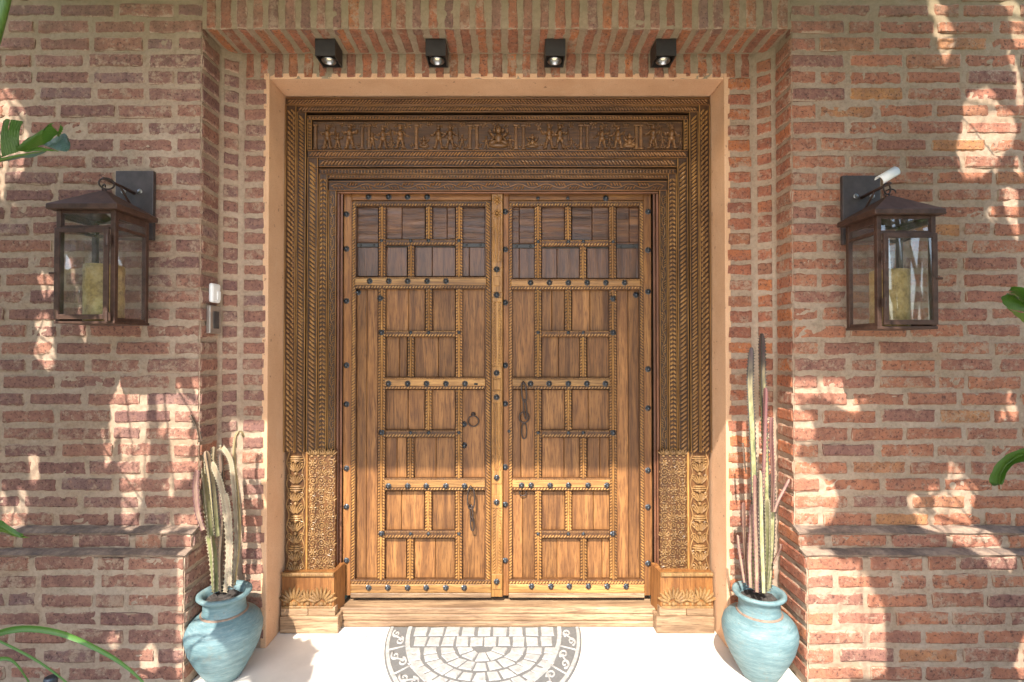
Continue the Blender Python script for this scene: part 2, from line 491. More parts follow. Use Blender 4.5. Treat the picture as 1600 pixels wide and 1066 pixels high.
def leaf_mat(name, a, b, trans=(0.15, 0.30, 0.03)):
    m = Mat(name)
    n = m.noise(m.pos(), 9, 4)
    c = m.ramp(n, [(0.3, a), (0.7, b)])
    wv = m.new('ShaderNodeTexWave'); m.link(m.pos(), wv.inputs['Vector']); wv.inputs['Scale'].default_value = 60; wv.inputs['Distortion'].default_value = 3.0; wv.inputs['Detail'].default_value = 2
    c = m.mix(m.ramp(wv.outputs['Fac'], [(0.3, 0.16), (0.7, 0.0)]), c, tuple(x * 1.5 for x in b))
    c = m.mix(m.ramp(m.noise(m.pos(), 40, 5, 0.8), [(0.60, 0.0), (0.70, 0.7)]), c, (0.13, 0.10, 0.03))
    m.link(m.bump(wv.outputs['Fac'], 0.12, 0.003), m.b.inputs['Normal'])
    m.link(c, m.b.inputs['Base Color'])
    m.b.inputs['Roughness'].default_value = 0.32
    tl = m.new('ShaderNodeBsdfTranslucent'); tl.inputs[0].default_value = (*trans, 1)
    mx = m.new('ShaderNodeMixShader'); mx.inputs[0].default_value = 0.25
    m.link(m.b.outputs[0], mx.inputs[1]); m.link(tl.outputs[0], mx.inputs[2])
    m.link(mx.outputs[0], m.n['Material Output'].inputs[0])
    return m.m


def cactus_mat(name, c0, c1, tipc, z0, z1):
    m = Mat(name)
    n = m.noise(m.pos((1, 1, 0.35)), 45, 4, 0.7)
    c = m.ramp(n, [(0.32, c0), (0.66, c1)])
    sp = m.new('ShaderNodeSeparateXYZ'); m.link(m.new('ShaderNodeNewGeometry').outputs['Position'], sp.inputs[0])
    f = m.math('DIVIDE', m.math('SUBTRACT', sp.outputs['Z'], z0), z1 - z0, True)
    c = m.mix(m.ramp(f, [(0.0, 0.0), (1.0, 0.9)]), c, tipc)
    return m.out(c, 0.5, m.bump(n, 0.4, 0.002), Subsurface_Weight=0.0)


M['candle'] = candle_mat()
M['glass'] = glass_mat()
M['pot'] = pot_mat()
M['claystripe'] = flat_mat('bare_clay_band', (0.22, 0.15, 0.11), 0.8, 0, 0.3, 50, 0.4)
M['leaf'] = leaf_mat('banana_leaf_green', (0.028, 0.075, 0.010), (0.06, 0.135, 0.018))
M['leafback'] = leaf_mat('leaf_underside', (0.05, 0.10, 0.08), (0.10, 0.16, 0.14), (0.1, 0.2, 0.05))
M['leafedge'] = leaf_mat('leaf_stalk', (0.06, 0.13, 0.02), (0.12, 0.20, 0.04))
M['blade'] = leaf_mat('grass_blade', (0.05, 0.15, 0.025), (0.09, 0.20, 0.04))

# ------------------------------------------------------------------ ground and floor
g = MB(); g.box(-60, 60, -60, 30, -0.9, -0.02)
g = g.build('ground', M['lawn']); g['kind'] = 'structure'
for nm, (a, b) in (('soil_bed', (-3.6, -1.40)), ('soil_bed', (1.40, 3.6))):
    mb = MB()
    nx, ny = 44, 40
    vs_ = []
    for j in range(ny + 1):
        for i in range(nx + 1):
            x = a + (b - a) * i / nx; y = -2.2 + 2.3 * j / ny
            vs_.append((x, y, 0.012 + 0.022 * noise.noise((x * 5, y * 5, 1)) + 0.012 * noise.noise((x * 17, y * 17, 4))))
    mb.add(vs_, [(j * (nx + 1) + i, j * (nx + 1) + i + 1, (j + 1) * (nx + 1) + i + 1, (j + 1) * (nx + 1) + i) for j in range(ny) for i in range(nx)])
    o = mb.build(nm, M['soil']); o['kind'] = 'structure'
mb = MB(); mb.box(-1.396, 1.396, -2.2, 0.62, -0.3, -0.005); mb.box(-6, 6, -9, -2.2, -0.3, -0.005)
floor = mb.build('porch_floor', M['grout']); floor['kind'] = 'structure'
TS = 0.698
for j in range(-1, 4):
    for i in range(4):
        x0 = -1.396 + TS * i; y1 = 0.41 - TS * j
        mb = MB(); mb.box(x0 + 0.0015, x0 + TS - 0.0015, max(y1 - TS + 0.003, -2.2), min(y1, 0.6), -0.006, 0.0)
        mb.build('floor_tile', M['tile'], floor)
for j in range(5):  # unseen terrace around the camera, added to bounce sunlight into the doorway
    for i in range(9):
        x0 = -6.0 + 1.333 * i; y1 = -2.205 - 1.333 * j
        mb = MB(); mb.box(x0 + 0.002, x0 + 1.331, y1 - 1.33, y1, -0.006, 0.0)
        mb.build('floor_tile', M['tile'], floor)

# ------------------------------------------------------------------ brick walls
XW = 1.394            # face of the recess side
YB = 0.215            # inner brick plane
XB = 1.318            # where the splay ends
XPL, XPR = -1.178, 1.167   # plaster opening
ZS = 3.04             # soffit
ZP = 2.915            # head of the plaster opening
LEDGE1, LEDGE2 = 0.682, 0.604


def yoff(z):
    """face of the wall: two stepped ledges make the foot of it thicker"""
    if z > 0.672: return 0.0
    if z > LEDGE2 - 0.012: return -0.05
    return -0.10


COURSES = [(0.727 + 0.0801 * k, 0.0) for k in range(34)] + [(0.644, -0.05)] + [(0.563 - 0.0817 * k, -0.10) for k in range(7)]


def brick_variant(i):
    rnd = random.Random(100 + i)
    xs = [-0.5, -0.46, -0.17, 0.15, 0.46, 0.5]; zs = [-0.5, -0.36, 0.36, 0.5]
    v = []; idx = {}
    for b, z in enumerate(zs):
        for a, x in enumerate(xs):
            ed = (a in (0, 5)) + (b in (0, 3))
            y = (0.0045 + rnd.uniform(0, 0.003)) * (1 if ed else 0) + (0.003 if ed == 2 else 0) + rnd.uniform(-0.001, 0.001)
            jx = rnd.uniform(-0.012, 0.012) if a in (0, 5) else rnd.uniform(-0.04, 0.04)
            jz = rnd.uniform(-0.10, 0.07) if b in (0, 3) else rnd.uniform(-0.05, 0.05)
            idx[a, b] = len(v); v.append((x + jx, y, z + jz))
    f = []
    for b in range(3):
        for a in range(5): f.append((idx[a, b], idx[a + 1, b], idx[a + 1, b + 1], idx[a, b + 1]))
    ring = [idx[a, 0] for a in range(6)] + [idx[5, b] for b in (1, 2, 3)] + [idx[a, 3] for a in (4, 3, 2, 1, 0)] + [idx[0, b] for b in (2, 1)]
    o = len(v)
    for k in ring: v.append((v[k][0], 0.05, v[k][2]))
    n = len(ring)
    for k in range(n): f.append((ring[(k + 1) % n], ring[k], o + k, o + (k + 1) % n))
    return v, f


BV = [brick_variant(i) for i in range(12)]


def brick_meshes(mat, tagname):
    out = []
    for v, f in BV:
        me = bpy.data.meshes.new('brick'); me.from_pydata(v, [], f); me.materials.append(mat); me.update(); out.append(me)
    return out


BM = {k: brick_meshes(M[k], k) for k in ('brick_l', 'brick_r', 'brick_o')}
BH = 0.060


def lay(kind, parent, c, rot, length, proud=0.0, h=BH):
    """one brick whose front face looks along its own -y"""
    r = (rot[0] + random.uniform(-0.008, 0.008), rot[1] + random.uniform(-0.006, 0.006), rot[2] + random.uniform(-0.012, 0.012))
    hh = h * random.uniform(0.93, 1.05)
    fl = random.choice((1, -1))
    return inst('brick', random.choice(BM[kind]), parent, c, r, (length, 1.0, hh))


def mortar_strip(mb, path, z0, z1, step=0.011, yf=None, amp=0.0085, seed=0.0, rec=0.0050):
    """upright sheet following a plan polyline, uneven like hand-struck mortar. yf shifts the sheet in y with height."""
    pts = []; nr = []
    for (a, b) in zip(path[:-1], path[1:]):
        a = Vector(a); b = Vector(b); L = (b - a).length; n = max(1, int(L / step))
        d = (b - a).normalized(); nn = Vector((d.y, -d.x))
        for i in range(n + (1 if b == Vector(path[-1]) else 0)):
            pts.append(a + (b - a) * i / n); nr.append(nn)
    nz = max(1, int((z1 - z0) / step))
    zs = [z0 + (z1 - z0) * j / nz for j in range(nz + 1)]
    vs_ = []
    for z in zs:
        o = yf(z) if yf else 0.0
        for p, n_ in zip(pts, nr):
            q = Vector((p.x, p.y, z * 1.0))
            h = noise.noise((q.x * 14 + seed, q.y * 14, z * 22)) * 0.6 + noise.noise((q.x * 45 + seed, q.y * 45, z * 55)) * 0.5
            d = h * amp - rec
            vs_.append((p.x + n_.x * d, p.y + n_.y * d + o, z))
    w = len(pts)
    mb.add(vs_, [(j * w + i, j * w + i + 1, (j + 1) * w + i + 1, (j + 1) * w + i) for j in range(nz) for i in range(w - 1)])


XEND = 3.08
walls = {}
for side, kind, label in ((-1, 'brick_l', 'plum red brick wall with pale joints, behind the lantern whose hook carries no white tag'),
                          (1, 'brick_r', 'orange red brick wall behind the lantern with a white tag on its hook')):
    w = thing('brick_wall', (side * 2.0, 0, 0), label, 'brick wall', 'brick walls beside the doorway')
    walls[side] = w
    mb = MB()
    pth = [(-XEND, 0), (-XW, 0)] if side < 0 else [(XW, 0), (XEND, 0)]
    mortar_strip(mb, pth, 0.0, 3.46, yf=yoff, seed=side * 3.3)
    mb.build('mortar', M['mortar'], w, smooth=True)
    mb = MB(); mb.box(side * (XW + 0.012), side * XEND, 0.03, 0.35, 0, 3.46); mb.box(side * (XW + 0.012), side * XEND, -0.08, 0.029, 0, 0.595)
    mb.box(side * (XW + 0.012), side * XEND, -0.03, 0.029, 0.5951, 0.67)
    mb.build('wall_core', M['mortar'], w)
    for (y0, y1, zt, zf) in ((-0.053, 0.004, 0.697, 0.681), (-0.104, -0.046, 0.612, 0.602)):   # grimy sloping ledge tops
        mb = MB()
        n = 60
        vs_ = []
        xa, xb = XW - 0.006, XEND
        for i in range(n + 1):
            x = side * (xa + (xb - xa) * i / n)
            j = lambda s_: 0.004 * noise.noise((x * 9, s_, side)) + 0.003 * noise.noise((x * 40, s_, side))
            vs_ += [(x, y1, zt + j(1)), (x, (y0 + y1) / 2, (zt + zf) / 2 + 0.003 + j(2)), (x, y0 + j(5), zf + j(3)), (x, y0 + 0.012, zf - 0.014 + j(4))]
        fs = [(i * 4 + k, i * 4 + k + 1, i * 4 + k + 5, i * 4 + k + 4) for i in range(n) for k in range(3)]
        fs += [(0, 1, 2, 3), (n * 4 + 3, n * 4 + 2, n * 4 + 1, n * 4)]
        mb.add(vs_, fs)
        mb.build('ledge', M['slate'], w)
    for k, (z, yo) in enumerate(COURSES):
        if z > 3.42: continue
        x = XW - 0.001
        first = True
        hdr = (k % 2 == 0)
        while x < XEND - 0.03:
            L = (0.118 if hdr else 0.255) if first else random.choice((0.25, 0.245, 0.255, 0.26, 0.235)) * random.uniform(0.97, 1.03)
            if not first and random.random() < 0.07: L = 0.12
            L = min(L, XEND - x)
            lay(kind, w, (side * (x + L / 2), yo - random.uniform(-0.003, 0.004), z + random.uniform(-0.003, 0.003)), (0, 0, 0), L - 0.002)
            x += L + random.uniform(0.016, 0.026)
            first = False

for side, kind, label in ((-1, 'brick_l', 'stepped brick jamb beside the doorway carrying the doorbell and keypad'),
                          (1, 'brick_o', 'stepped brick jamb behind the tall upright cactus')):
    w = thing('brick_jamb', (side * 1.36, 0.1, 0), label, 'brick jamb', 'brick jambs of the door recess')
    mb = MB()
    xp = XPL if side < 0 else XPR
    path = [(-XW, 0.0), (-XW, 0.16), (-XB, YB), (xp - 0.004, YB)]
    if side > 0: path = [(xp + 0.004, YB), (XB, YB), (XW, 0.16), (XW, 0.0)]
    mortar_strip(mb, path, 0.0, ZS + 0.02, seed=side * 7.7, amp=0.006)
    # foot of the reveal comes forward with the wall
    fp = [(-XW, -0.10), (-XW, 0.0)] if side < 0 else [(XW, 0.0), (XW, -0.10)]
    mortar_strip(mb, fp, 0.0, 0.60, seed=side * 2.2)
    fp = [(-XW, -0.05), (-XW, 0.0)] if side < 0 else [(XW, 0.0), (XW, -0.05)]
    mortar_strip(mb, fp, 0.60, 0.685, seed=side * 2.2)
    mb.build('mortar', M['mortar'], w, smooth=True)
    mb = MB(); mb.box(side * (abs(xp) + 0.03), side * (XB + 0.02), YB + 0.03, 0.6, 0, ZS); mb.build('jamb_core', M['mortar'], w)
    for k, (z, yo) in enumerate(COURSES):
        if z > ZS - 0.02: continue
        rz = math.pi / 2 if side < 0 else -math.pi / 2
        L = 0.142 - yo - 0.008
        lay(kind, w, (side * (XW - 0.004 + random.uniform(-0.001, 0.001)), yo + 0.008 + L / 2, z), (0, 0, rz), L)
        ang = math.atan2(YB - 0.16, XW - XB)            # splayed strip
        cx_, cy_ = side * (XW + XB) / 2, (0.16 + YB) / 2
        ra = ang * (1 if side < 0 else -1)
        nx_, ny_ = (-side) * math.sin(ang), -math.cos(ang)
        lay(kind, w, (cx_ + nx_ * 0.001, cy_ + ny_ * 0.001, z + random.uniform(-0.003, 0.003)), (0, 0, ra), 0.066)
        xm = (abs(xp) + XB) / 2
        wl = XB - abs(xp) - 0.026
        if z < ZP + 0.02:
            lay(kind, w, (side * (xm + random.uniform(-0.004, 0.004)), YB - random.uniform(-0.001, 0.003), z + random.uniform(-0.003, 0.003)), (0, 0, 0), wl * random.uniform(0.92, 1.02))

# lintel: two soldier courses and the bricks of the soffit between them
lint = thing('brick_lintel', (0, 0, ZS), 'brick soldier course lintel with red soffit bricks over the doorway', 'brick lintel')
mb = MB()
mortar_strip(mb, [(-XW, 0.0), (XW, 0.0)], ZS, 3.46, step=0.013, seed=11)
mortar_strip(mb, [(-XB, YB), (XB, YB)], ZP, ZS + 0.02, step=0.013, seed=21)
nx, ny = 210, 20
vs_ = []
for j in range(ny + 1):
    for i in range(nx + 1):
        x = -XW + 2 * XW * i / nx; y = 0.003 + (YB) * j / ny
        vs_.append((x, y, ZS + 0.0045 - 0.0045 * (noise.noise((x * 14, y * 22, 3)) * 0.6 + noise.noise((x * 45, y * 50, 5)) * 0.5)))
mb.add(vs_, [(j * (nx + 1) + i, (j + 1) * (nx + 1) + i, (j + 1) * (nx + 1) + i + 1, j * (nx + 1) + i + 1) for j in range(ny) for i in range(nx)])
mb.build('mortar', M['mortar'], lint, smooth=True)
mb = MB(); mb.box(-XW, XW, 0.03, YB + 0.03, ZS + 0.03, 3.46); mb.box(-XB, XB, YB + 0.0301, 0.6, ZP + 0.02, 3.46); mb.build('lintel_core', M['mortar'], lint)
NS = 37
SOFR = tuple(Matrix(((0, 0, 1), (1, 0, 0), (0, 1, 0))).to_euler())   # length along y, face down
for i in range(NS):
    x = -XW + 2 * XW * (i + 0.5) / NS
    t = random.uniform(0.044, 0.052)
    lay('brick_o' if random.random() < 0.6 else 'brick_l', lint, (x + random.uniform(-0.004, 0.004), random.uniform(-0.003, 0.002), ZS + 0.124), (0, math.pi / 2, 0), 0.246, h=t)
    lay('brick_o', lint, (x + random.uniform(-0.004, 0.004), 0.106, ZS + random.uniform(-0.002, 0.002)), SOFR, 0.198, h=t)
NB = 35
for i in range(NB):
    x = -XB + 2 * XB * (i + 0.5) / NB
    lay('brick_o', lint, (x + random.uniform(-0.004, 0.004), YB + random.uniform(-0.003, 0.002), ZP + 0.072), (0, math.pi / 2, 0), 0.132, h=random.uniform(0.044, 0.052))

# plaster lining of the opening
pl = thing('plaster_reveal', (0, 0.3, 0), 'smooth ochre plaster lining round the carved wooden door frame', 'plaster reveal')
mb = MB(); mb.box(XPL - 0.03, XPL, YB + 0.001, 0.46, 0, ZP + 0.03); mb.build('side_plaster', M['plaster'], pl, bevel=0.004)
mb = MB(); mb.box(XPR, XPR + 0.03, YB + 0.001, 0.46, 0, ZP + 0.03); mb.build('side_plaster', M['plaster'], pl, bevel=0.004)
mb = MB(); mb.box(XPL + 0.0005, XPR - 0.0005, YB + 0.002, 0.46, ZP, ZP + 0.03); mb.build('head_plaster', M['plaster'], pl, bevel=0.004)

# porch roof over the doorway: out of the picture above, it shades the doorway
tag(rf := (lambda m: (m.box(-2.3, 1.62, -1.8, -0.004, 3.47, 3.6), m.box(-2.3, 1.62, -1.8, -1.74, 3.32, 3.4695))and m)(MB()).build('porch_roof', M['roof']),
    'pale rendered canopy slab over the doorway, above the picture', 'porch roof')

# ------------------------------------------------------------------ carved door frame
Y1, Y2, Y3, Y4, Y5 = 0.395, 0.402, 0.412, 0.422, 0.434       # faces of the five bands, stepping in
XC = -0.006
NRM = Vector((0, -1, 0))
frame = thing('carved_doorway', (XC, 0.42, 0), 'dark carved wooden doorway with figure frieze and banded jambs around the double doors', 'doorway')


def rope(mb, p0, p1, w, y, kind, flip=1):
    """a row of carved leaves or twists along p0->p1 (x,z pairs) on the plane y"""
    p0 = Vector((p0[0], y, p0[1])); p1 = Vector((p1[0], y, p1[1]))
    L = (p1 - p0).length; u = (p1 - p0) / L; v = NRM.cross(u) * flip
    rnd = random.Random(int(L * 1000) + len(mb.v))
    def el(t, off, ang, a, b, h):
        ang += rnd.uniform(-0.12, 0.12)
        uu = u * math.cos(ang) + v * math.sin(ang); vv = v * math.cos(ang) - u * math.sin(ang)
        k = rnd.uniform(0.88, 1.1)
        mb.dome(p0 + u * (t + rnd.uniform(-0.001, 0.001)) + v * off, uu, vv, NRM, a * k, b * k, h * rnd.uniform(0.8, 1.15), 6)
    if kind == 'twist':
        s = max(w * 0.50, 0.0165); n = max(1, int(L / s))
        for i in range(n): el((i + 0.5) * L / n, 0, 0.80, max(w * 0.60, s * 0.55), s * 0.33, max(w * 0.27, 0.0055))
    elif kind == 'leaf':                                    # big curled leaves
        s = w * 0.56; n = int(L / s)
        for i in range(n):
            t = (i + 0.5) * L / n
            el(t, w * 0.17, 0.6, w * 0.36, s * 0.24, w * 0.20); el(t + s * 0.35, -w * 0.2, 0.75, w * 0.33, s * 0.22, w * 0.20); el(t - s * 0.1, -w * 0.34, -0.4, w * 0.16, s * 0.16, w * 0.12)
    elif kind == 'chev':
        s = max(w * 0.62, 0.018); n = int(L / s)
        for i in range(n):
            t = (i + 0.5) * L / n
            el(t, w * 0.23, -0.75, w * 0.33, s * 0.29, w * 0.30); el(t, -w * 0.23, 0.75, w * 0.33, s * 0.29, w * 0.30)
    elif kind == 'bead':
        s = w * 0.9; n = int(L / s)
        for i in range(n): el((i + 0.5) * L / n, 0, 0, s * 0.42, w * 0.42, w * 0.4)
    elif kind == 'vine':
        per = w * 3.6; n = max(1, round(L / per)); per = L / n
        pts = [p0 + u * (L * i / (n * 10)) + v * (math.sin(2 * math.pi * i / 10) * w * 0.26) + NRM * 0.002 for i in range(n * 10 + 1)]
        mb.tube(pts, w * 0.055, 5)
        for i in range(n):
            for sgn, ph in ((1, 0.75), (-1, 0.25)):
                t = (i + ph) * per
                for q in range(4):
                    el(t + (q - 1.5) * w * 0.36, sgn * w * (0.27 - 0.05 * abs(q - 1.5)), sgn * 0.85, w * 0.30, w * 0.095, w * 0.26)


def jamb_band(side, pxa, pxb, y, ztop, zbot, kind, inset=0.0, name='carved_band', carve=None):
    """one upright band of the jamb; px are read on the left jamb of the photograph and mirrored"""
    xa, xb = AX(pxa, y) - XC, AX(pxb, y) - XC
    x0, x1 = (XC + xa, XC + xb) if side < 0 else (XC - xb, XC - xa)
    mb = MB()
    mb.box(x0 + 0.001, x1 - 0.001, y, 0.60 if False else y + 0.05, zbot, ztop)
    mb.mi = 1
    w = x1 - x0
    e = 0.004
    mb.box(x0 + 0.001, x0 + 0.001 + e, y - 0.006, y + 0.0005, zbot, ztop, 0.0015); mb.box(x1 - 0.001 - e, x1 - 0.001, y - 0.006, y + 0.0005, zbot, ztop, 0.0015)
    rope(mb, ((x0 + x1) / 2, zbot + 0.002), ((x0 + x1) / 2, ztop - w * 0.45), w - 2 * e - 0.004, y, kind, -side)
    return mb.build(name, [M['fr_shade'], carve or M['carve']], frame)


def head_band(pya, pyb, y, x0, x1, kind, ex=0.006):
    za, zb = AZ(pya, y), AZ(pyb, y)
    mb = MB()
    mb.box(x0, x1, y, y + 0.05, zb + 0.001, za - 0.001)
    mb.mi = 1
    e = 0.0035
    mb.box(x0, x1, y - 0.005, y + 0.0005, zb + 0.001, zb + 0.001 + e, 0.0012); mb.box(x0, x1, y - 0.005, y + 0.0005, za - 0.001 - e, za - 0.001, 0.0012)
    w = za - zb
    rope(mb, (x0 + w * 0.3, (za + zb) / 2), ((x0 + x1) / 2, (za + zb) / 2), w - 2 * e - 0.003, y, kind, 1)
    rope(mb, (x1 - w * 0.3, (za + zb) / 2), ((x0 + x1) / 2, (za + zb) / 2), w - 2 * e - 0.003, y, kind, -1)
    return mb.build('carved_band', [M['fr_shade_h'], M['carve_h']], frame)


# (left px, right px, plane, head top py, head bottom py, jamb pattern, head pattern)
BANDS = [(444, 461.5, Y1, 153, 165, 'leaf', 'leaf'), (462, 477, Y2, 165.3, 176, 'twist', 'twist'),
         (479, 496, Y3, 235, 247.5, 'twist', 'twist'), (497, 511, Y4, 264, 272.5, 'chev', 'chev'), (512, 525, Y5, 283.5, 298.5, 'vine', 'vine')]
ZJ = AZ(706, Y3)              # where the plain bands give way to the big scrollwork
for pa, pb, y, ta, tb, kj, kh in BANDS:
    xl, xr = XC + (AX(pa, y) - XC), XC - (AX(pa, y) - XC)
    zt = AZ(ta, y)
    for side in (-1, 1):
        jamb_band(side, pa, pb, y, AZ(tb, y) if ta < 200 else AZ(tb, y), ZJ, kj)
    head_band(ta, tb, y, xl + 0.001, xr - 0.001, kh)
# further level bands between the frieze and the vine
x3 = AX(479, Y3) - XC
x4 = AX(497, Y4) - XC
x5 = AX(512, Y5) - XC
head_band(248.0, 261.5, Y3 + 0.004, XC + x4 + 0.001, XC - x4 - 0.001, 'twist')
head_band(273.0, 279.5, Y4 + 0.004, XC + x5, XC - x5, 'twist')
head_band(181, 187.5, Y2 + 0.004, XC + x3, XC - x3, 'twist')
# upright bands that fill the corner between outer ropes and inner head bands (beside the frieze)
for side in (-1, 1):
    jamb_band(side, 478.5, 486, Y3 - 0.002, AZ(188, Y3), AZ(234.5, Y3), 'twist')
# plain mouldings
def plain(name, x0, x1, y0, y1, z0, z1, mat, bev=0.004):
    mb = MB(); mb.box(x0, x1, y0, y1, z0, z1); return mb.build(name, M[mat], frame, bevel=bev)
xo = AX(443.5, Y1) - XC
plain('frame_back', XC + xo, XC - xo, 0.545, 0.62, 0.11, AZ(153.5, Y1), 'fr_shade', 0)
zA, zB = AZ(176.3, Y2), AZ(180.7, Y2)
plain('groove_strip', XC + x3 + 0.0, XC - x3, 0.43, 0.4615, zB, zA, 'fr_shade_h', 0.001)
for za_, zb_, y in ((AZ(262, Y4), AZ(263.6, Y4), Y4 + 0.012), (AZ(280, Y5), AZ(283, Y5), Y5 + 0.008)):
    plain('groove_strip', XC + x4, XC - x4, y, 0.4615, zb_, za_, 'fr_shade_h', 0.001)
# smooth red-brown moulding next to the doors
YM = 0.444
xa, xb, xc_ = AX(525.5, YM) - XC, AX(530.5, YM + 0.012) - XC, AX(536, YM + 0.03) - XC
zm0 = AZ(299, YM)
zm1, zm2 = AZ(303, YM + 0.012), 2.404
for side in (-1, 1):
    f = lambda a, b: (XC + a, XC + b) if side < 0 else (XC - b, XC - a)
    x0, x1 = f(xa, xb); plain('moulding', x0, x1, YM, 0.4615, 0.11, zm1, 'redmould')
    x0, x1 = f(xb + 0.0005, xc_); plain('moulding', x0, x1, YM + 0.022, 0.4613, 0.11, zm2, 'redmould')
plain('head_moulding', XC + xa, XC - xa, YM, 0.4615, zm1 + 0.0005, zm0, 'redmould_h')
plain('head_moulding', XC + xb + 0.0005, XC - xb - 0.0005, YM + 0.02, 0.4613, zm2 + 0.0005, zm1, 'redmould_h')
# frieze panel with carved figures
zf1, zf0 = AZ(188.5, Y3), AZ(234, Y3)
xf = AX(486.5, Y3) - XC
YF = 0.424
plain('frieze_panel', XC + xf, XC - xf, YF, 0.4612, zf0, zf1, 'frieze', 0)
# thin dark strip behind the bands down the jambs
for side in (-1, 1):
    x0, x1 = (XC + xo + 0.002, XC + xa - 0.002) if side < 0 else (XC - xa + 0.002, XC - xo - 0.002)
    plain('jamb_core', x0, x1, 0.448, 0.4616, 0.11, AZ(166, Y2), 'fr_shade', 0)


def figure(cx, zb, h, pose, rnd):
    mb = MB()
    c = Vector((cx, YF, zb)); U = Vector((1, 0, 0)); V = Vector((0, 0, 1))
    def d(x, z, a, b, hh, ang=0):
        uu = U * math.cos(ang) + V * math.sin(ang); vv = V * math.cos(ang) - U * math.sin(ang)
        mb.dome(c + U * (x * h) + V * (z * h), uu, vv, NRM, a * h * 1.12, b * h * 1.2, hh * h * 1.6, 8)
    if pose == 'seat':
        d(0, 0.10, 0.44, 0.10, 0.14); d(-0.24, 0.22, 0.24, 0.085, 0.16, 0.35); d(0.24, 0.22, 0.24, 0.085, 0.16, -0.35)
        d(0, 0.40, 0.19, 0.22, 0.20); d(0, 0.74, 0.14, 0.16, 0.20); d(0, 0.93, 0.10, 0.09, 0.12)
        for s in (-1, 1):
            d(s * 0.28, 0.55, 0.17, 0.06, 0.13, s * 0.7); d(s * 0.38, 0.72, 0.07, 0.12, 0.12); d(s * 0.27, 0.36, 0.15, 0.055, 0.13, -s * 0.8); d(s * 0.19, 0.77, 0.08, 0.1, 0.1)
    else:
        d(0, 0.88, 0.085, 0.10, 0.13); d(0, 0.62, 0.12, 0.17, 0.14); d(0, 0.42, 0.14, 0.11, 0.13)
        d(0, 0.99, 0.12, 0.035, 0.1)
        ls = 0.09
        for s in (-1, 1):
            a = rnd.uniform(-0.9, 0.9)
            d(s * ls, 0.27, 0.065, 0.15, 0.11, s * 0.18); d(s * ls * 1.4, 0.09, 0.05, 0.12, 0.1); d(s * ls * 1.9, 0.0, 0.09, 0.035, 0.1)
            d(s * 0.17, 0.66, 0.12, 0.045, 0.1, s * (a - 0.3)); d(s * 0.29, 0.62 + 0.1 * a, 0.12, 0.04, 0.09, s * (a + 0.4))
        if pose == 'staff': d(0.36, 0.5, 0.018, 0.46, 0.08, 0.05)
    return mb.build('carved_figure', M['figure'], frame, smooth=True)


rnd = random.Random(5)
for px, pose in ((511, 'staff'), (546, 'stand'), (598, 'staff'), (625, 'stand'), (685, 'stand'), (703, 'staff'), (779, 'seat'), (858, 'stand'), (875, 'staff'), (941, 'staff'), (966, 'stand'), (1021, 'staff'), (1050, 'stand')):
    figure(AX(px, YF), zf0 + 0.012, (0.125 if pose != 'seat' else 0.128) * rnd.uniform(0.95, 1.04), pose, rnd)
for px, pose in ((527, 'stand'), (581, 'stand'), (611, 'stand'), (662, 'seat'), (722, 'stand'), (760, 'staff'), (797, 'stand'), (832, 'seat'), (893, 'stand'), (953, 'stand'), (984, 'seat'), (1036, 'stand'), (1064, 'stand')):
    figure(AX(px, YF), zf0 + 0.012, rnd.uniform(0.055, 0.085), pose, rnd)
for px in (492, 565, 576, 650, 734, 745, 806, 818, 908, 918, 995, 1002, 1073):      # little pillars between scenes
    mb = MB(); x = AX(px, YF); mb.box(x - 0.008, x + 0.008, YF - 0.012, YF + 0.001, zf0 + 0.006, zf1 - 0.03, 0.004)
    mb.box(x - 0.013, x + 0.013, YF - 0.014, YF + 0.001, zf1 - 0.0299, zf1 - 0.02, 0.003)
    mb.box(x - 0.012, x + 0.012, YF - 0.014, YF + 0.001, zf0 + 0.002, zf0 + 0.012, 0.003)
    mb.build('frieze_pillar', M['figure'], frame)
mb = MB()
for i in range(64):                                                       # round canopies and small beasts
    x = XC + xf + 0.07 + i * (-2 * xf - 0.14) / 63
    z = zf1 - rnd.uniform(0.018, 0.03) if i % 2 else zf0 + rnd.uniform(0.015, 0.03)
    r = rnd.uniform(0.014, 0.024)
    for k in range(5):
        a = k * 1.257 + rnd.uniform(0, 1)
        mb.dome((x + math.cos(a) * r * 0.7, YF, z + math.sin(a) * r * 0.55), (math.cos(a), 0, math.sin(a)), (-math.sin(a), 0, math.cos(a)), NRM, r * 0.45, r * 0.28, 0.008, 6)
    mb.dome((x, YF, z), (1, 0, 0), (0, 0, 1), NRM, r * 0.35, r * 0.35, 0.012, 6)
rope(mb, (XC + xf, zf0 + 0.005), (XC - xf, zf0 + 0.005), 0.008, YF, 'bead'); rope(mb, (XC + xf, zf1 - 0.006), (XC - xf, zf1 - 0.006), 0.010, YF, 'bead')
mb.build('frieze_ornament', M['figure'], frame, smooth=True)


def spiral(mb, cx, cz, r, y, turns=1.6, d=1, ph=0.0, th=0.14):
    pts = []; rr = []
    n = 14
    for i in range(n):
        t = i / (n - 1); a = ph + d * t * turns * 2 * math.pi; q = r * (1 - 0.85 * t)
        pts.append((cx + q * math.cos(a), y - 0.002 - 0.003 * t, cz + q * math.sin(a))); rr.append(r * th * (1 - 0.35 * t))
    mb.tube(pts, rr, 5)
    mb.dome((cx, y, cz), (1, 0, 0), (0, 0, 1), NRM, r * 0.24, r * 0.24, r * 0.3, 6)


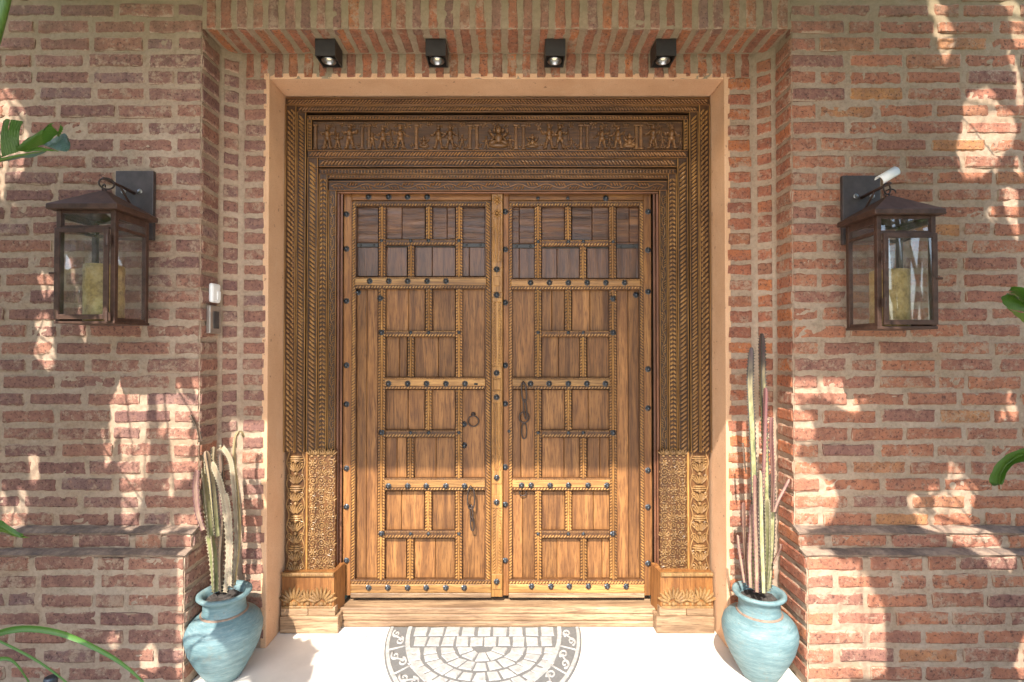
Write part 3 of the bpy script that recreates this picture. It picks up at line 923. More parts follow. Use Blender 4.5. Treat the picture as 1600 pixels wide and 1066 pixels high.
def fan(mb, cx, cz, r, y, n=7, spread=1.35):
    for k in range(n):
        a = math.pi / 2 + (k - (n - 1) / 2) * spread * 2 / (n - 1)
        u = Vector((math.cos(a), 0, math.sin(a))); v = Vector((-math.sin(a), 0, math.cos(a)))
        mb.dome(Vector((cx, y, cz)) + u * r * 0.6, u, v, NRM, r * 0.42, r * 0.11, r * 0.14, 8)
    mb.dome((cx, y, cz), (1, 0, 0), (0, 0, 1), NRM, r * 0.2, r * 0.16, r * 0.16, 8)


# lower jamb blocks of thick scrollwork, and the plinth blocks under them
YL = 0.398
zl0 = AZ(893, YL) - 0.02
for side in (-1, 1):
    f = lambda a, b: (XC + a, XC + b) if side < 0 else (XC - b, XC - a)
    pale = M['carve_pale']
    # vase-shaped column on the outside
    x0, x1 = f(AX(447, YL) - XC, AX(477.5, YL) - XC)
    mb = MB(); mb.box(x0, x1, YL + 0.012, 0.447, zl0, ZJ - 0.0)
    mb.mi = 1
    cx = (x0 + x1) / 2; w = x1 - x0
    z = zl0; rr = random.Random(3); k = 0
    yc_ = YL + 0.010
    for sg_ in (-1, 1): mb.tube([(cx + sg_ * w * (0.40 + 0.07 * math.sin(q * 0.9)), yc_, zl0 + (ZJ - zl0) * q / 40) for q in range(41)], 0.0035, 5)
    while z < ZJ - 0.03:
        if k % 3 == 2:
            for q in (-1, 0, 1): mb.dome((cx, yc_, z + 0.012 + q * 0.011), (1, 0, 0), (0, 0, 1), NRM, w * (0.44 - 0.1 * abs(q)), 0.006, 0.012, 8)
            z += 0.03
        else:
            for q in range(-3, 4):                               # a spreading leaf, its lobes side by side
                an = math.pi / 2 - q * 0.27
                u_ = Vector((math.cos(an), 0, math.sin(an))); v_ = Vector((-math.sin(an), 0, math.cos(an)))
                mb.dome(Vector((cx, yc_, z)) + u_ * 0.032, u_, v_, NRM, 0.028, 0.0052, 0.014 - 0.0015 * abs(q), 7)
            for sg_ in (-1, 1): spiral(mb, cx + sg_ * w * 0.30, z + 0.048, 0.017, yc_, 1.4, sg_, rr.uniform(0, 6.28), 0.17)
            mb.dome((cx, yc_, z + 0.062), (1, 0, 0), (0, 0, 1), NRM, 0.010, 0.012, 0.013, 7)
            z += 0.066
        k += 1
    mb.build('scroll_column', [M['groove_shade'], pale], frame, smooth=False)
    x0, x1 = f(AX(478.5, YL) - XC, AX(481.5, YL) - XC)
    plain('bead_strip', x0, x1, YL + 0.002, 0.447, zl0, ZJ, 'bar_v', 0.003)
    x0, x1 = f(AX(482, YL) - XC, AX(523.5, YL) - XC)
    mb = MB(); mb.box(x0, x1, YL + 0.012, 0.447, zl0, ZJ + 0.006)
    mb.mi = 1
    yb = YL + 0.012
    for q in range(4): fan(mb, x0 + (x1 - x0) * (q + 0.5) / 4, ZJ - 0.022, 0.042, yb - 0.004, 5, 0.9)
    rr = random.Random(11 + side)
    nxs, s = 3, (x1 - x0) / 3
    nz = int((ZJ - zl0) / s)
    for j in range(nz):
        for i in range(nxs):
            cx = x0 + s * (i + 0.5) + rr.uniform(-0.004, 0.004); cz = zl0 + s * (j + 0.5)
            k = (i + j * 2) % 5
            if k < 3: spiral(mb, cx, cz, s * rr.uniform(0.38, 0.48), yb, rr.uniform(1.2, 1.7), rr.choice((-1, 1)), rr.uniform(0, 6.28), 0.15)
            elif k == 3: fan(mb, cx, cz - s * 0.3, s * 0.75, yb, 6, 1.2)
            else:
                for q in range(6):
                    a = q * math.pi / 3
                    mb.dome((cx + math.cos(a) * s * 0.24, yb, cz + math.sin(a) * s * 0.24), (math.cos(a), 0, math.sin(a)), (-math.sin(a), 0, math.cos(a)), NRM, s * 0.22, s * 0.12, 0.009, 7)
                mb.dome((cx, yb, cz), (1, 0, 0), (0, 0, 1), NRM, s * 0.12, s * 0.12, 0.012, 7)
            for q in range(7):
                a = q * 0.9 + rr.uniform(0, 0.5)
                mb.dome((cx + math.cos(a) * s * 0.52, yb, cz + math.sin(a) * s * 0.52), (math.sin(a), 0, math.cos(a)), (math.cos(a), 0, -math.sin(a)), NRM, s * 0.15, s * 0.07, 0.007, 6)
    mb.build('scroll_panel', [M['groove_shade'], pale], frame)
    # plinth block
    YQ = 0.362
    pa, pb, pi_ = AX(442, YQ) - XC, AX(523, YQ) - XC, AX(540, 0.455) - XC
    zt, zb = AZ(896, YQ), AZ(949, YQ)
    mb = MB()
    x0, x1 = f(pa, pb)
    xi = XC + side * -1 * -1 * 0 + (XC + pi_ if side < 0 else XC - pi_) - XC
    # body with the inner cheek splayed towards the doors
    xin = x1 if side < 0 else x0; xout = x0 if side < 0 else x1
    vs_ = []
    for z, dy, grow in ((0.098, 0, 0), (zt, 0.008, 0), ):
        vs_ += [(xout, YQ + dy, z), (xin, YQ + dy, z), (xi, 0.455, z + (0.016 if z > 0.2 else 0)), (xi, 0.4617, z + (0.016 if z > 0.2 else 0)), (xout, 0.4617, z)]
    fs = [(0, 1, 6, 5), (1, 2, 7, 6), (2, 3, 8, 7), (3, 4, 9, 8), (4, 0, 5, 9), (5, 6, 7, 8, 9), (4, 3, 2, 1, 0)]
    if side > 0: fs = [tuple(reversed(q)) for q in fs]
    mb.add(vs_, fs)
    mb.mi = 1
    yq = YQ + 0.003
    mb.box(x0, x1, YQ - 0.008, YQ + 0.012, zt - 0.016, zt + 0.002, 0.004)
    mb.box(x0, x1, YQ - 0.007, YQ + 0.012, zb - 0.006, zb + 0.007, 0.003)
    for s in (0.24, 0.5, 0.76):
        fan(mb, x0 + (x1 - x0) * s, zb + 0.02, 0.078 if s == 0.5 else 0.09, yq, 9, 1.25)
    for s in np.linspace(0.06, 0.94, 9):
        mb.dome((x0 + (x1 - x0) * s, yq, zb + 0.018), (1, 0, 0), (0, 0, 1), NRM, 0.011, 0.012, 0.008, 7)
    mb.build('plinth_block', [M['stile'], pale], frame)
    # foot courses of the plinth
    x0, x1 = f(AX(440.5, 0.352) - XC, AX(525, 0.352) - XC)
    xm = x0 + (x1 - x0) * 0.5
    plain('plinth_foot', x0, xm - 0.001, 0.356, 0.461, 0.0905, AZ(950, 0.352), 'sill', 0.004)
    plain('plinth_foot', xm + 0.001, x1, 0.356, 0.461, 0.0905, AZ(950, 0.352), 'sill', 0.004)
    x0, x1 = f(AX(439, 0.345) - XC, AX(530, 0.345) - XC)
    plain('plinth_foot', x0, x1, 0.346, 0.461, 0.001, 0.09, 'sill', 0.006)
# threshold: a stepped, worn beam
xt = AX(531, 0.42) - XC
for y0, y1, z0, z1 in ((0.408, 0.46, 0.001, 0.033), (0.414, 0.46, 0.0335, 0.068), (0.420, 0.62, 0.0685, 0.102)):
    mb = MB(); mb.box(XC + xt, XC - xt, y0, y1, z0, z1); mb.build('threshold', M['sill'], frame, bevel=0.007)

# ------------------------------------------------------------------ the two door leaves
YD = 0.482      # face of stiles and rails
YP = 0.506      # face of the boards
YBAR = 0.474


def stud_mesh(r, name):
    mb = MB()
    seg = 10
    vs_ = []
    for k in range(20):                                   # petalled rosette
        a = 2 * math.pi * k / 20; q = r * (1.0 if k % 2 else 0.78)
        vs_.append((q * math.cos(a), -0.002, q * math.sin(a)))
    for k in range(20):
        a = 2 * math.pi * k / 20; q = r * 0.62
        vs_.append((q * math.cos(a), -0.006, q * math.sin(a)))
    for k in range(20):
        a = 2 * math.pi * k / 20; q = r * 0.5
        vs_.append((q * math.cos(a), -0.012 * r / 0.02, q * math.sin(a)))
    for k in range(20):
        a = 2 * math.pi * k / 20; q = r * 0.25
        vs_.append((q * math.cos(a), -0.018 * r / 0.02, q * math.sin(a)))
    vs_.append((0, -0.02 * r / 0.02, 0))
    for k in range(20):
        a = 2 * math.pi * k / 20; q = r * (1.0 if k % 2 else 0.78)
        vs_.append((q * math.cos(a), 0.004, q * math.sin(a)))
    fs = []
    for lv in range(3):
        for k in range(20):
            k2 = (k + 1) % 20
            fs.append((lv * 20 + k, lv * 20 + k2, lv * 20 + 20 + k2, lv * 20 + 20 + k))
    for k in range(20):
        k2 = (k + 1) % 20
        fs.append((60 + k, 60 + k2, 80)); fs.append((81 + k, 81 + k2, k2, k))
    mb.add(vs_, fs)
    return mb.mesh(name, M['iron'], (0, 0, 0), False)


STUD, STUD_S = stud_mesh(0.0185, 'stud'), stud_mesh(0.011, 'stud')


class Leaf:
    def __init__(s, label, px_c):
        s.t = thing('carved_door_leaf', (AX(px_c, YD), YD, 0.105), label, 'door', 'carved double door')

    def box(s, name, pxa, pxb, pya, pyb, y, mat, depth=0.03, c=0.003):
        x0, x1 = AX(pxa, y), AX(pxb, y); z1, z0 = AZ(pya, y), AZ(pyb, y)
        mb = MB(); mb.box(x0, x1, y, y + depth, z0, z1, c)
        return mb, x0, x1, z0, z1

    def part(s, name, pxa, pxb, pya, pyb, y, mat, depth=0.03, c=0.003):
        return s.box(name, pxa, pxb, pya, pyb, y, mat, depth, c)[0].build(name, M[mat], s.t)

    def board(s, pxa, pxb, pya, pyb, mat='panel'):
        w = pxb - pxa
        cuts = [pxa]
        if w > 50: cuts.append(pxa + w * random.uniform(0.4, 0.6))
        elif w > 28 and random.random() < 0.35: cuts.append(pxa + w * random.uniform(0.3, 0.7))
        cuts.append(pxb)
        for a, b in zip(cuts[:-1], cuts[1:]):
            y = YP + random.uniform(0, 0.003)
            mb, *_ = s.box('', a + 0.25, b - 0.25, pya, pyb, y, mat, 0.03, 0.0025)
            mb.build('board', M[mat], s.t)

    def vbar(s, px, pya, pyb, w=11, kind='twist', name='muntin', y=YBAR):
        x = AX(px, y); hw = w / 2 * 0.00361; z1, z0 = AZ(pya, y), AZ(pyb, y)
        mb = MB()
        mb.box(x - hw, x + hw, y + 0.008, YP + 0.01, z0, z1)
        mb.mi = 1
        n = 6                                             # rounded middle rib with carved leaves each side
        rib = hw * 0.36
        pr = [(x + rib * math.cos(math.pi * k / n), y + 0.008 - 0.009 * math.sin(math.pi * k / n)) for k in range(n + 1)]
        vs_ = [(a, b, z0) for a, b in pr] + [(a, b, z1) for a, b in pr]
        mb.add(vs_, [(k + 1, k, n + 1 + k, n + 2 + k) for k in range(n)] + [tuple(range(n + 1)), tuple(reversed(range(n + 1, 2 * n + 2)))])
        for sd in (-1, 1):
            xx = x + sd * hw * 0.68
            rope(mb, (xx, z0 + 0.002), (xx, z1 - 0.002), hw * 0.72, y + 0.008, 'twist', sd)
        return mb.build(name, [M['groove_shade'], M['bar_v']], s.t)

    def strip_v(s, px, pya, pyb, w, y, flip=1, mat='bar_v'):
        x = AX(px, y); hw = w / 2 * 0.00361; z1, z0 = AZ(pya, y), AZ(pyb, y)
        mb = MB(); mb.box(x - hw, x + hw, y, YP + 0.008, z0, z1); mb.mi = 1
        rope(mb, (x, z0 + 0.001), (x, z1 - 0.001), 2 * hw, y, 'twist', flip)
        return mb.build('rope_strip', [M['groove_shade'], M[mat]], s.t)

    def hbar(s, pxa, pxb, pya, pyb, y=YBAR, name='cross_bar'):
        x0, x1 = AX(pxa, y), AX(pxb, y); z1, z0 = AZ(pya, y), AZ(pyb, y)
        mb = MB(); h = z1 - z0
        mb.box(x0, x1, y + 0.004, YP + 0.01, z0, z1, 0.004); mb.mi = 1
        rope(mb, (x0 + 0.004, z0 + h * 0.30), (x1 - 0.004, z0 + h * 0.30), h * 0.5, y + 0.004, 'twist', 1)
        rope(mb, (x0 + 0.004, z1 - h * 0.14), (x1 - 0.004, z1 - h * 0.14), h * 0.22, y + 0.005, 'bead', 1)
        return mb.build(name, [M['groove_shade'], M['bar_h']], s.t)

    def rail(s, pxa, pxb, pya, pyb, y=YBAR - 0.004, rope_top=False):
        x0, x1 = AX(pxa, y), AX(pxb, y); z1, z0 = AZ(pya, y), AZ(pyb, y)
        mb = MB(); h = z1 - z0
        mb.box(x0, x1, y + 0.004, YP + 0.01, z0, z1, 0.002); mb.mi = 1
        if rope_top: mb.box(x0, x1, y, y + 0.0045, z0, z1 - 0.024, 0.003)
        else: mb.box(x0, x1, y, y + 0.0045, z0 + 0.019, z1 - 0.009, 0.003)
        za = z1 - 0.014 if rope_top else z0 + 0.009
        rope(mb, (x0 + 0.004, za), (x1 - 0.004, za), 0.020 if rope_top else 0.016, y + 0.004, 'twist', 1)
        if not rope_top: rope(mb, (x0 + 0.003, z1 - 0.005), (x1 - 0.003, z1 - 0.005), 0.008, y + 0.004, 'bead', 1)
        return mb.build('rail', [M['groove_shade'], M['bar_h']], s.t)

    def stud(s, px, py, y=YBAR - 0.004, small=False):
        o = inst('stud', STUD_S if small else STUD, s.t, at(px, py, y), (random.uniform(-0.06, 0.06), random.uniform(0, 6.28), random.uniform(-0.06, 0.06)))
        return o


def door(side, label):
    L = Leaf(label, 650 if side < 0 else 905)
    if side < 0:
        S0, S1, R0, R1 = 536, 549, 549, 556          # hinge stile, rope strip
        V1, V3, MT, MBt = 596, 717, 669.5, 641.5
        I0, I1 = 758, 767.5                          # meeting side strip
        dy = 0
    else:
        S0, S1, R0, R1 = 1018, 1006, 1006, 999.3
        V1, V3, MT, MBt = 958, 840.8, 888, 911.5
        I0, I1 = 800.5, 795
        dy = 1.5
    lo = lambda a, b: (min(a, b), max(a, b))
    sg = 1 if side < 0 else -1
    # stiles
    a, b = lo(S0, S1); L.part('stile', a, b, 302, 931, YD, 'stile', 0.05)
    a, b = lo(R0, R1); L.strip_v((a + b) / 2, 316, 910, b - a, YD + 0.002, -sg)
    if side < 0: L.strip_v((I0 + I1) / 2, 316, 910, I1 - I0, YD + 0.002, sg)
    else:
        L.part('stile', 786.2, 794.9, 302, 931, YD, 'stile', 0.05); L.strip_v(797.8, 316, 910, 5.4, YD + 0.002, sg)
    xa, xb = lo(R1, I0)                               # clear width between the strips
    # rails
    a, b = lo(S1, I1)
    L.part('stile', a, b, 302, 313, YD, 'stile_h', 0.05)
    z = L.hbar(a, b, 313.3, 322, YD - 0.004, 'rope_strip')
    L.rail(xa - 2, xb + 2, 432.5 + dy * 2, 451 + dy)
    v1o = V1 + sg * 0
    ra, rb = lo(V1 + sg * 5, I0)
    L.rail(ra, rb, 590, 608.5); L.rail(ra, rb, 748, 767)
    a, b = lo(S1, I1)
    L.rail(a, b, 907, 927, rope_top=True)
    L.part('bottom_lip', min(a, b), max(a, b), 927.5, 934.5, YD - 0.010, 'sill', 0.05)
    # uprights: V1 runs down from the first rail, the others stop at each bar
    L.vbar(V1, 451.5 + dy, 906, 11)
    L.vbar(V1, 322.5, 432 + dy * 2, 10.5)
    secs = [(322.5, 373 + dy, 383.5 + dy, 432 + dy * 2), (451.5 + dy, 516.5, 527, 589.5), (609, 672, 684.5, 747.5), (767.5, 830, 842.5, 906)]
    for k, (t0, t1, u0, u1) in enumerate(secs):
        L.vbar(V3, t0, u1, 10)
        L.vbar(MT, t0, t1, 9.5); L.vbar(MBt, u0, u1, 9.5)
        ha, hb = lo(V1 + sg * 5.5, V3 - sg * 5)
        L.hbar(ha, hb, t1 + 0.3, u0 - 0.3)
        for px in (V1, MT, MBt, V3):
            L.stud(px, (t1 + u0) / 2 - 2, YBAR + 0.002, small=not (px == V1 and k > 0))
        top = 'gnarl' if k == 0 else 'panel'
        # boards of this section
        e = 5.5
        c = sorted([V1, MT, V3]); d = sorted([V1, MBt, V3])
        for (p, q) in zip(c[:-1], c[1:]): L.board(p + e, q - e, t0, t1 + 1, top)
        for (p, q) in zip(d[:-1], d[1:]): L.board(p + e, q - e, u0 - 1, u1, 'topboard' if k == 0 else 'panel')
        p, q = lo(V3 + sg * 5, I0)
        if k == 0: L.board(p, q, t0, t1 + 6, 'gnarl'); L.board(p, q, t1 + 6, u1, 'topboard')
        else: L.board(p, q, t0, u1)
    p, q = lo(R1, V1 - sg * 5.2)
    L.board(p, q, 322.5, 379, 'gnarl'); L.board(p, q, 379, 432 + dy * 2, 'topboard')
    y = YP
    for (a, b) in ((p, p + (q - p) * 0.5), (p + (q - p) * 0.5, q)):
        mb, *_ = L.box('', a + 0.2, b - 0.2, 451.5 + dy, 906, YP + random.uniform(0, 0.003), 'panel', 0.03, 0.0025); mb.build('board', M['panel'], L.t)
    # iron strap across the top boards
    for (a, b) in ((lo(R1, V1 - sg * 5.2)), (lo(V1 + sg * 5.5, V3 - sg * 5)), (lo(V3 + sg * 5, I0))):
        y = YP - 0.006
        x0, x1 = AX(a, y), AX(b, y); z1, z0 = AZ(380 + dy, y), AZ(386.5 + dy, y)
        mb = MB(); mb.box(x0, x1, y, YP + 0.001, z0, z1, 0.003)
        for t in (0.2, 0.8): mb.dome((x0 + (x1 - x0) * t, y, (z0 + z1) / 2), (1, 0, 0), (0, 0, 1), NRM, 0.008, 0.008, 0.006, 8)
        mb.build('iron_strap', M['blackmetal'], L.t)
    return L


A_ = door(-1, 'carved wooden door leaf carrying the studded meeting post and ring pull')
for px in (577.6, 607.5, 637, 667.5, 697): A_.stud(px, 439.5)
for px in (607, 637, 666.5, 696.7, 726.6): A_.stud(px, 599.6)
for px in (607, 637, 666, 696.7, 726): A_.stud(px, 759.7)
for px in (576, 606, 637, 666, 696.7, 725.4): A_.stud(px, 918.5)
for px in (576, 607.5, 637, 667.5): A_.stud(px, 308, YD)
for py in (335, 389, 470.5, 571, 631.7, 732, 792, 876): A_.stud(541.5, py, YD)
A_.stud(725, 663, YP); A_.stud(725.5, 696, YP); A_.stud(594, 466, YBAR); A_.stud(559.5, 457, YP)
B_ = door(1, 'carved wooden door leaf with the long chain hasp on its upper half')
for px in (829, 858.5, 888, 917.5, 946.7, 976): B_.stud(px, 442)
for px in (829, 858, 888, 917, 946): B_.stud(px, 599.6)
for px in (815, 830, 859.6, 888.5, 919, 948.5): B_.stud(px, 758.5)
for px in (830.6, 861, 889.6, 919.5, 949, 978.5): B_.stud(px, 916.5)
for px in (840.5, 887, 946.5): B_.stud(px, 310, YD, small=px < 900)
for py in (331, 390, 473, 571, 631, 730, 788.5, 876): B_.stud(789.5, py, YD)
for py in (331, 391, 456, 577, 638, 735, 792.5, 880.5): B_.stud(1012.5, py, YD)
B_.stud(993.5, 461, YP); B_.stud(958, 467, YBAR); B_.stud(795.5, 674, YD, True)

# meeting post of the first leaf, carved in sections
YO = 0.452
xp0, xp1 = AX(768, YO), AX(785.3, YO)
xm = (xp0 + xp1) / 2; hw = (xp1 - xp0) / 2
mb = MB(); mb.box(xp0, xp1, YO + 0.010, YD + 0.03, AZ(934.5, YO), AZ(302, YO), 0.003)
zz = lambda py: AZ(py, YO)
for a, b in ((409, 419), (424.5, 457), (465, 472), (573, 591), (611, 630), (736, 757), (775, 795), (898, 922)):
    mb.box(xp0 + 0.001, xp1 - 0.001, YO + 0.004, YO + 0.0105, zz(b), zz(a), 0.003)
mb.box(xm - hw * 0.6, xm + hw * 0.6, YO, YO + 0.006, zz(447), zz(432), 0.003)
mb.box(xm - hw * 0.7, xm + hw * 0.7, YO + 0.001, YO + 0.006, zz(609), zz(593), 0.003)
for a, b, kd in ((472, 573, 'twist'), (795, 897, 'twist')):
    for sd in (-1, 1): rope(mb, (xm + sd * hw * 0.5, zz(b)), (xm + sd * hw * 0.5, zz(a)), hw * 0.85, YO + 0.010, 'twist', sd)
for a, b in ((342, 408), (630, 735)):
    z = zz(b); r2 = random.Random(int(a))
    while z < zz(a):
        for sd in (-1, 0, 1):
            mb.dome((xm + sd * hw * 0.55 + r2.uniform(-0.003, 0.003), YO + 0.010, z + r2.uniform(0, 0.01)), (0.25 * sd, 0, 1), (1, 0, -0.25 * sd), NRM, 0.020, 0.0055, 0.007, 7)
        z += 0.022
for cz in (312, 333):
    for q in range(8):
        a = q * math.pi / 4
        mb.dome((xm + math.cos(a) * hw * 0.55, YO + 0.010, zz(cz) + math.sin(a) * hw * 0.6), (math.cos(a), 0, math.sin(a)), (-math.sin(a), 0, math.cos(a)), NRM, hw * 0.4, hw * 0.22, 0.009, 7)
    mb.dome((xm, YO + 0.010, zz(cz)), (1, 0, 0), (0, 0, 1), NRM, hw * 0.3, hw * 0.3, 0.014, 8)
mb.build('meeting_post', M['bar_v'], A_.t)
for py in (421, 461, 583, 621, 746.5, 785, 909): A_.stud(776, py, YO + 0.003)


def link(mb, top, bot, w, r, tilt=0.0, y=YP):
    """an oval chain link hanging from top to bottom"""
    top, bot = Vector(top), Vector(bot)
    ax = (bot - top); L = ax.length; ax /= L
    sdv = Vector((math.cos(tilt), -math.sin(tilt), 0)); sdv = (sdv - ax * sdv.dot(ax)).normalized()
    pts = []
    for k in range(20):
        a = 2 * math.pi * k / 20
        pts.append((top + bot) / 2 + ax * (math.sin(a) * (L / 2) * (1 if True else 0)) + sdv * (math.copysign(abs(math.cos(a)) ** 0.6, math.cos(a)) * w / 2))
    mb.tube(pts, r, 7, closed=True)


# ring pull and hasp of the first leaf
c = at(739.5, 657, YP - 0.014)
mb = MB(); mb.tube([c + Vector((0.030 * math.cos(k * math.pi / 12), -0.003 * math.sin(k * math.pi / 12), 0.030 * math.sin(k * math.pi / 12) - 0.004)) for k in range(24)], 0.0042, 7, closed=True)
o = mb.build('ring_pull', M['oldiron'], A_.t, smooth=True)
mb = MB(); cc = at(739.5, 647.5, YP); mb.tube([cc, cc + Vector((0, -0.022, 0.0))], 0.006, 8); mb.dome(cc, (1, 0, 0), (0, 0, 1), NRM, 0.014, 0.014, 0.008, 10)
mb.build('staple', M['oldiron'], o, smooth=True)
mb = MB()
link(mb, at(736, 763, YBAR - 0.014), at(736, 795, YBAR - 0.012), 0.040, 0.0050, 0.1)
link(mb, at(736, 789, YBAR - 0.010), at(737.5, 814, YBAR - 0.008), 0.024, 0.0048, 0.9)
link(mb, at(737.5, 808, YBAR - 0.008), at(738.5, 829, YBAR - 0.006), 0.020, 0.0045, 0.2)
mb.tube([at(735, 761, YBAR + 0.004), at(735, 760, YBAR - 0.022), at(737, 764, YBAR - 0.022)], 0.006, 7)
mb.build('chain_hasp', M['oldiron'], A_.t, smooth=True)
kh = MB(); kh.box(AX(741, YBAR), AX(746.5, YBAR), YBAR - 0.0055, YBAR, AZ(602, YBAR), AZ(598.5, YBAR)); kh.build('keyhole', M['cored'], A_.t)
mb = MB()
link(mb, at(817.5, 598, YBAR - 0.016), at(820, 628, YBAR - 0.012), 0.026, 0.0052, 0.1)
link(mb, at(819.5, 624, YBAR - 0.012), at(822, 655, YBAR - 0.010), 0.018, 0.0050, 0.5)
link(mb, at(819, 662, YP - 0.010), at(819, 685.5, YP - 0.010), 0.028, 0.0042, 0.1)
c = at(819, 652, YP - 0.018)
mb.tube([c + Vector((0.028 * math.cos(k * math.pi / 12), 0, 0.030 * math.sin(k * math.pi / 12))) for k in range(24)], 0.0045, 7, closed=True)
mb.tube([at(817.5, 598, YBAR + 0.004), at(817.5, 597, YBAR - 0.024), at(818, 601, YBAR - 0.024)], 0.0065, 7)
mb.tube([at(819, 645, YP), at(819, 645, YP - 0.026)], 0.007, 8)
mb.build('chain_hasp', M['oldiron'], B_.t, smooth=True)
mb = MB(); c = at(817, 770, YP - 0.016)
mb.tube([c + Vector((0.019 * math.cos(k * math.pi / 10), 0, 0.017 * math.sin(k * math.pi / 10))) for k in range(20)], 0.004, 7, closed=True)
mb.build('ring_pull', M['oldiron'], B_.t, smooth=True)

# ------------------------------------------------------------------ downlights under the soffit
DL = [(505.8, 'leftmost black square downlight under the brick soffit, above the left door jamb'), (679.7, 'second black square downlight from the left under the brick soffit'),
      (868.3, 'third black square downlight from the left under the brick soffit'), (1042.8, 'rightmost black square downlight under the brick soffit, above the right door jamb')]
m_ = Mat('warm_lamp'); m_.b.inputs['Emission Color'].default_value = (1.0, 0.86, 0.55, 1); m_.b.inputs['Emission Strength'].default_value = 0.32
M['lamp'] = m_.out((0.6, 0.52, 0.36), 0.4)
dl0 = None
for px, label in DL:
    x = CX + (px - 800) * 2.461 / FPX
    t = thing('downlight', (x, 0.134, 2.957), label, 'downlight', 'black downlights in a row under the soffit')
    if dl0 is None:
        dl0 = t
        h, z0, z1 = 0.049, 2.957, 3.0395
        mb = MB()
        ya, yb = 0.134 - 0.054, 0.134 + 0.054
        mb.box(x - h, x + h, ya, ya + 0.006, z0, z1); mb.box(x - h, x + h, yb - 0.006, yb, z0, z1)
        mb.box(x - h, x - h + 0.006, ya + 0.0062, yb - 0.0062, z0, z1); mb.box(x + h - 0.006, x + h, ya + 0.0062, yb - 0.0062, z0, z1)
        mb.box(x - h + 0.0062, x + h - 0.0062, ya + 0.0062, yb - 0.0062, z0 + 0.03, z1)
        mb.build('housing', M['blackmetal'], t)
        mb = MB()
        mb.lathe([(0.023, 0.012), (0.034, 0.010), (0.036, 0.004), (0.033, 0.000), (0.028, 0.003), (0.022, 0.018), (0.021, 0.024)], (x, 0.134, z0 - 0.001), 28, cap=False)
        mb.build('lamp_ring', M['silver'], t, smooth=True)
        mb = MB(); mb.lathe([(0.0005, 0.012), (0.008, 0.013), (0.013, 0.018), (0.0135, 0.029)], (x, 0.134, z0), 24)
        mb.build('bulb', M['lamp'], t, smooth=True)
    else:
        for ch in dl0.children:
            c = ch.copy(); COL.objects.link(c); c.parent = t
    ld = bpy.data.lights.new('downlight_beam', 'SPOT')
    ld.energy = 1.2; ld.color = (1.0, 0.80, 0.52); ld.spot_size = math.radians(110); ld.spot_blend = 0.8; ld.shadow_soft_size = 0.02
    lo_ = bpy.data.objects.new('downlight_beam', ld); COL.objects.link(lo_); lo_.parent = t; lo_.location = (0, 0, -0.004)

# ------------------------------------------------------------------ lanterns
def bars_box(mb, x0, x1, y0, y1, z0, z1):
    mb.box(x0, x1, y0, y1, z0, z1)


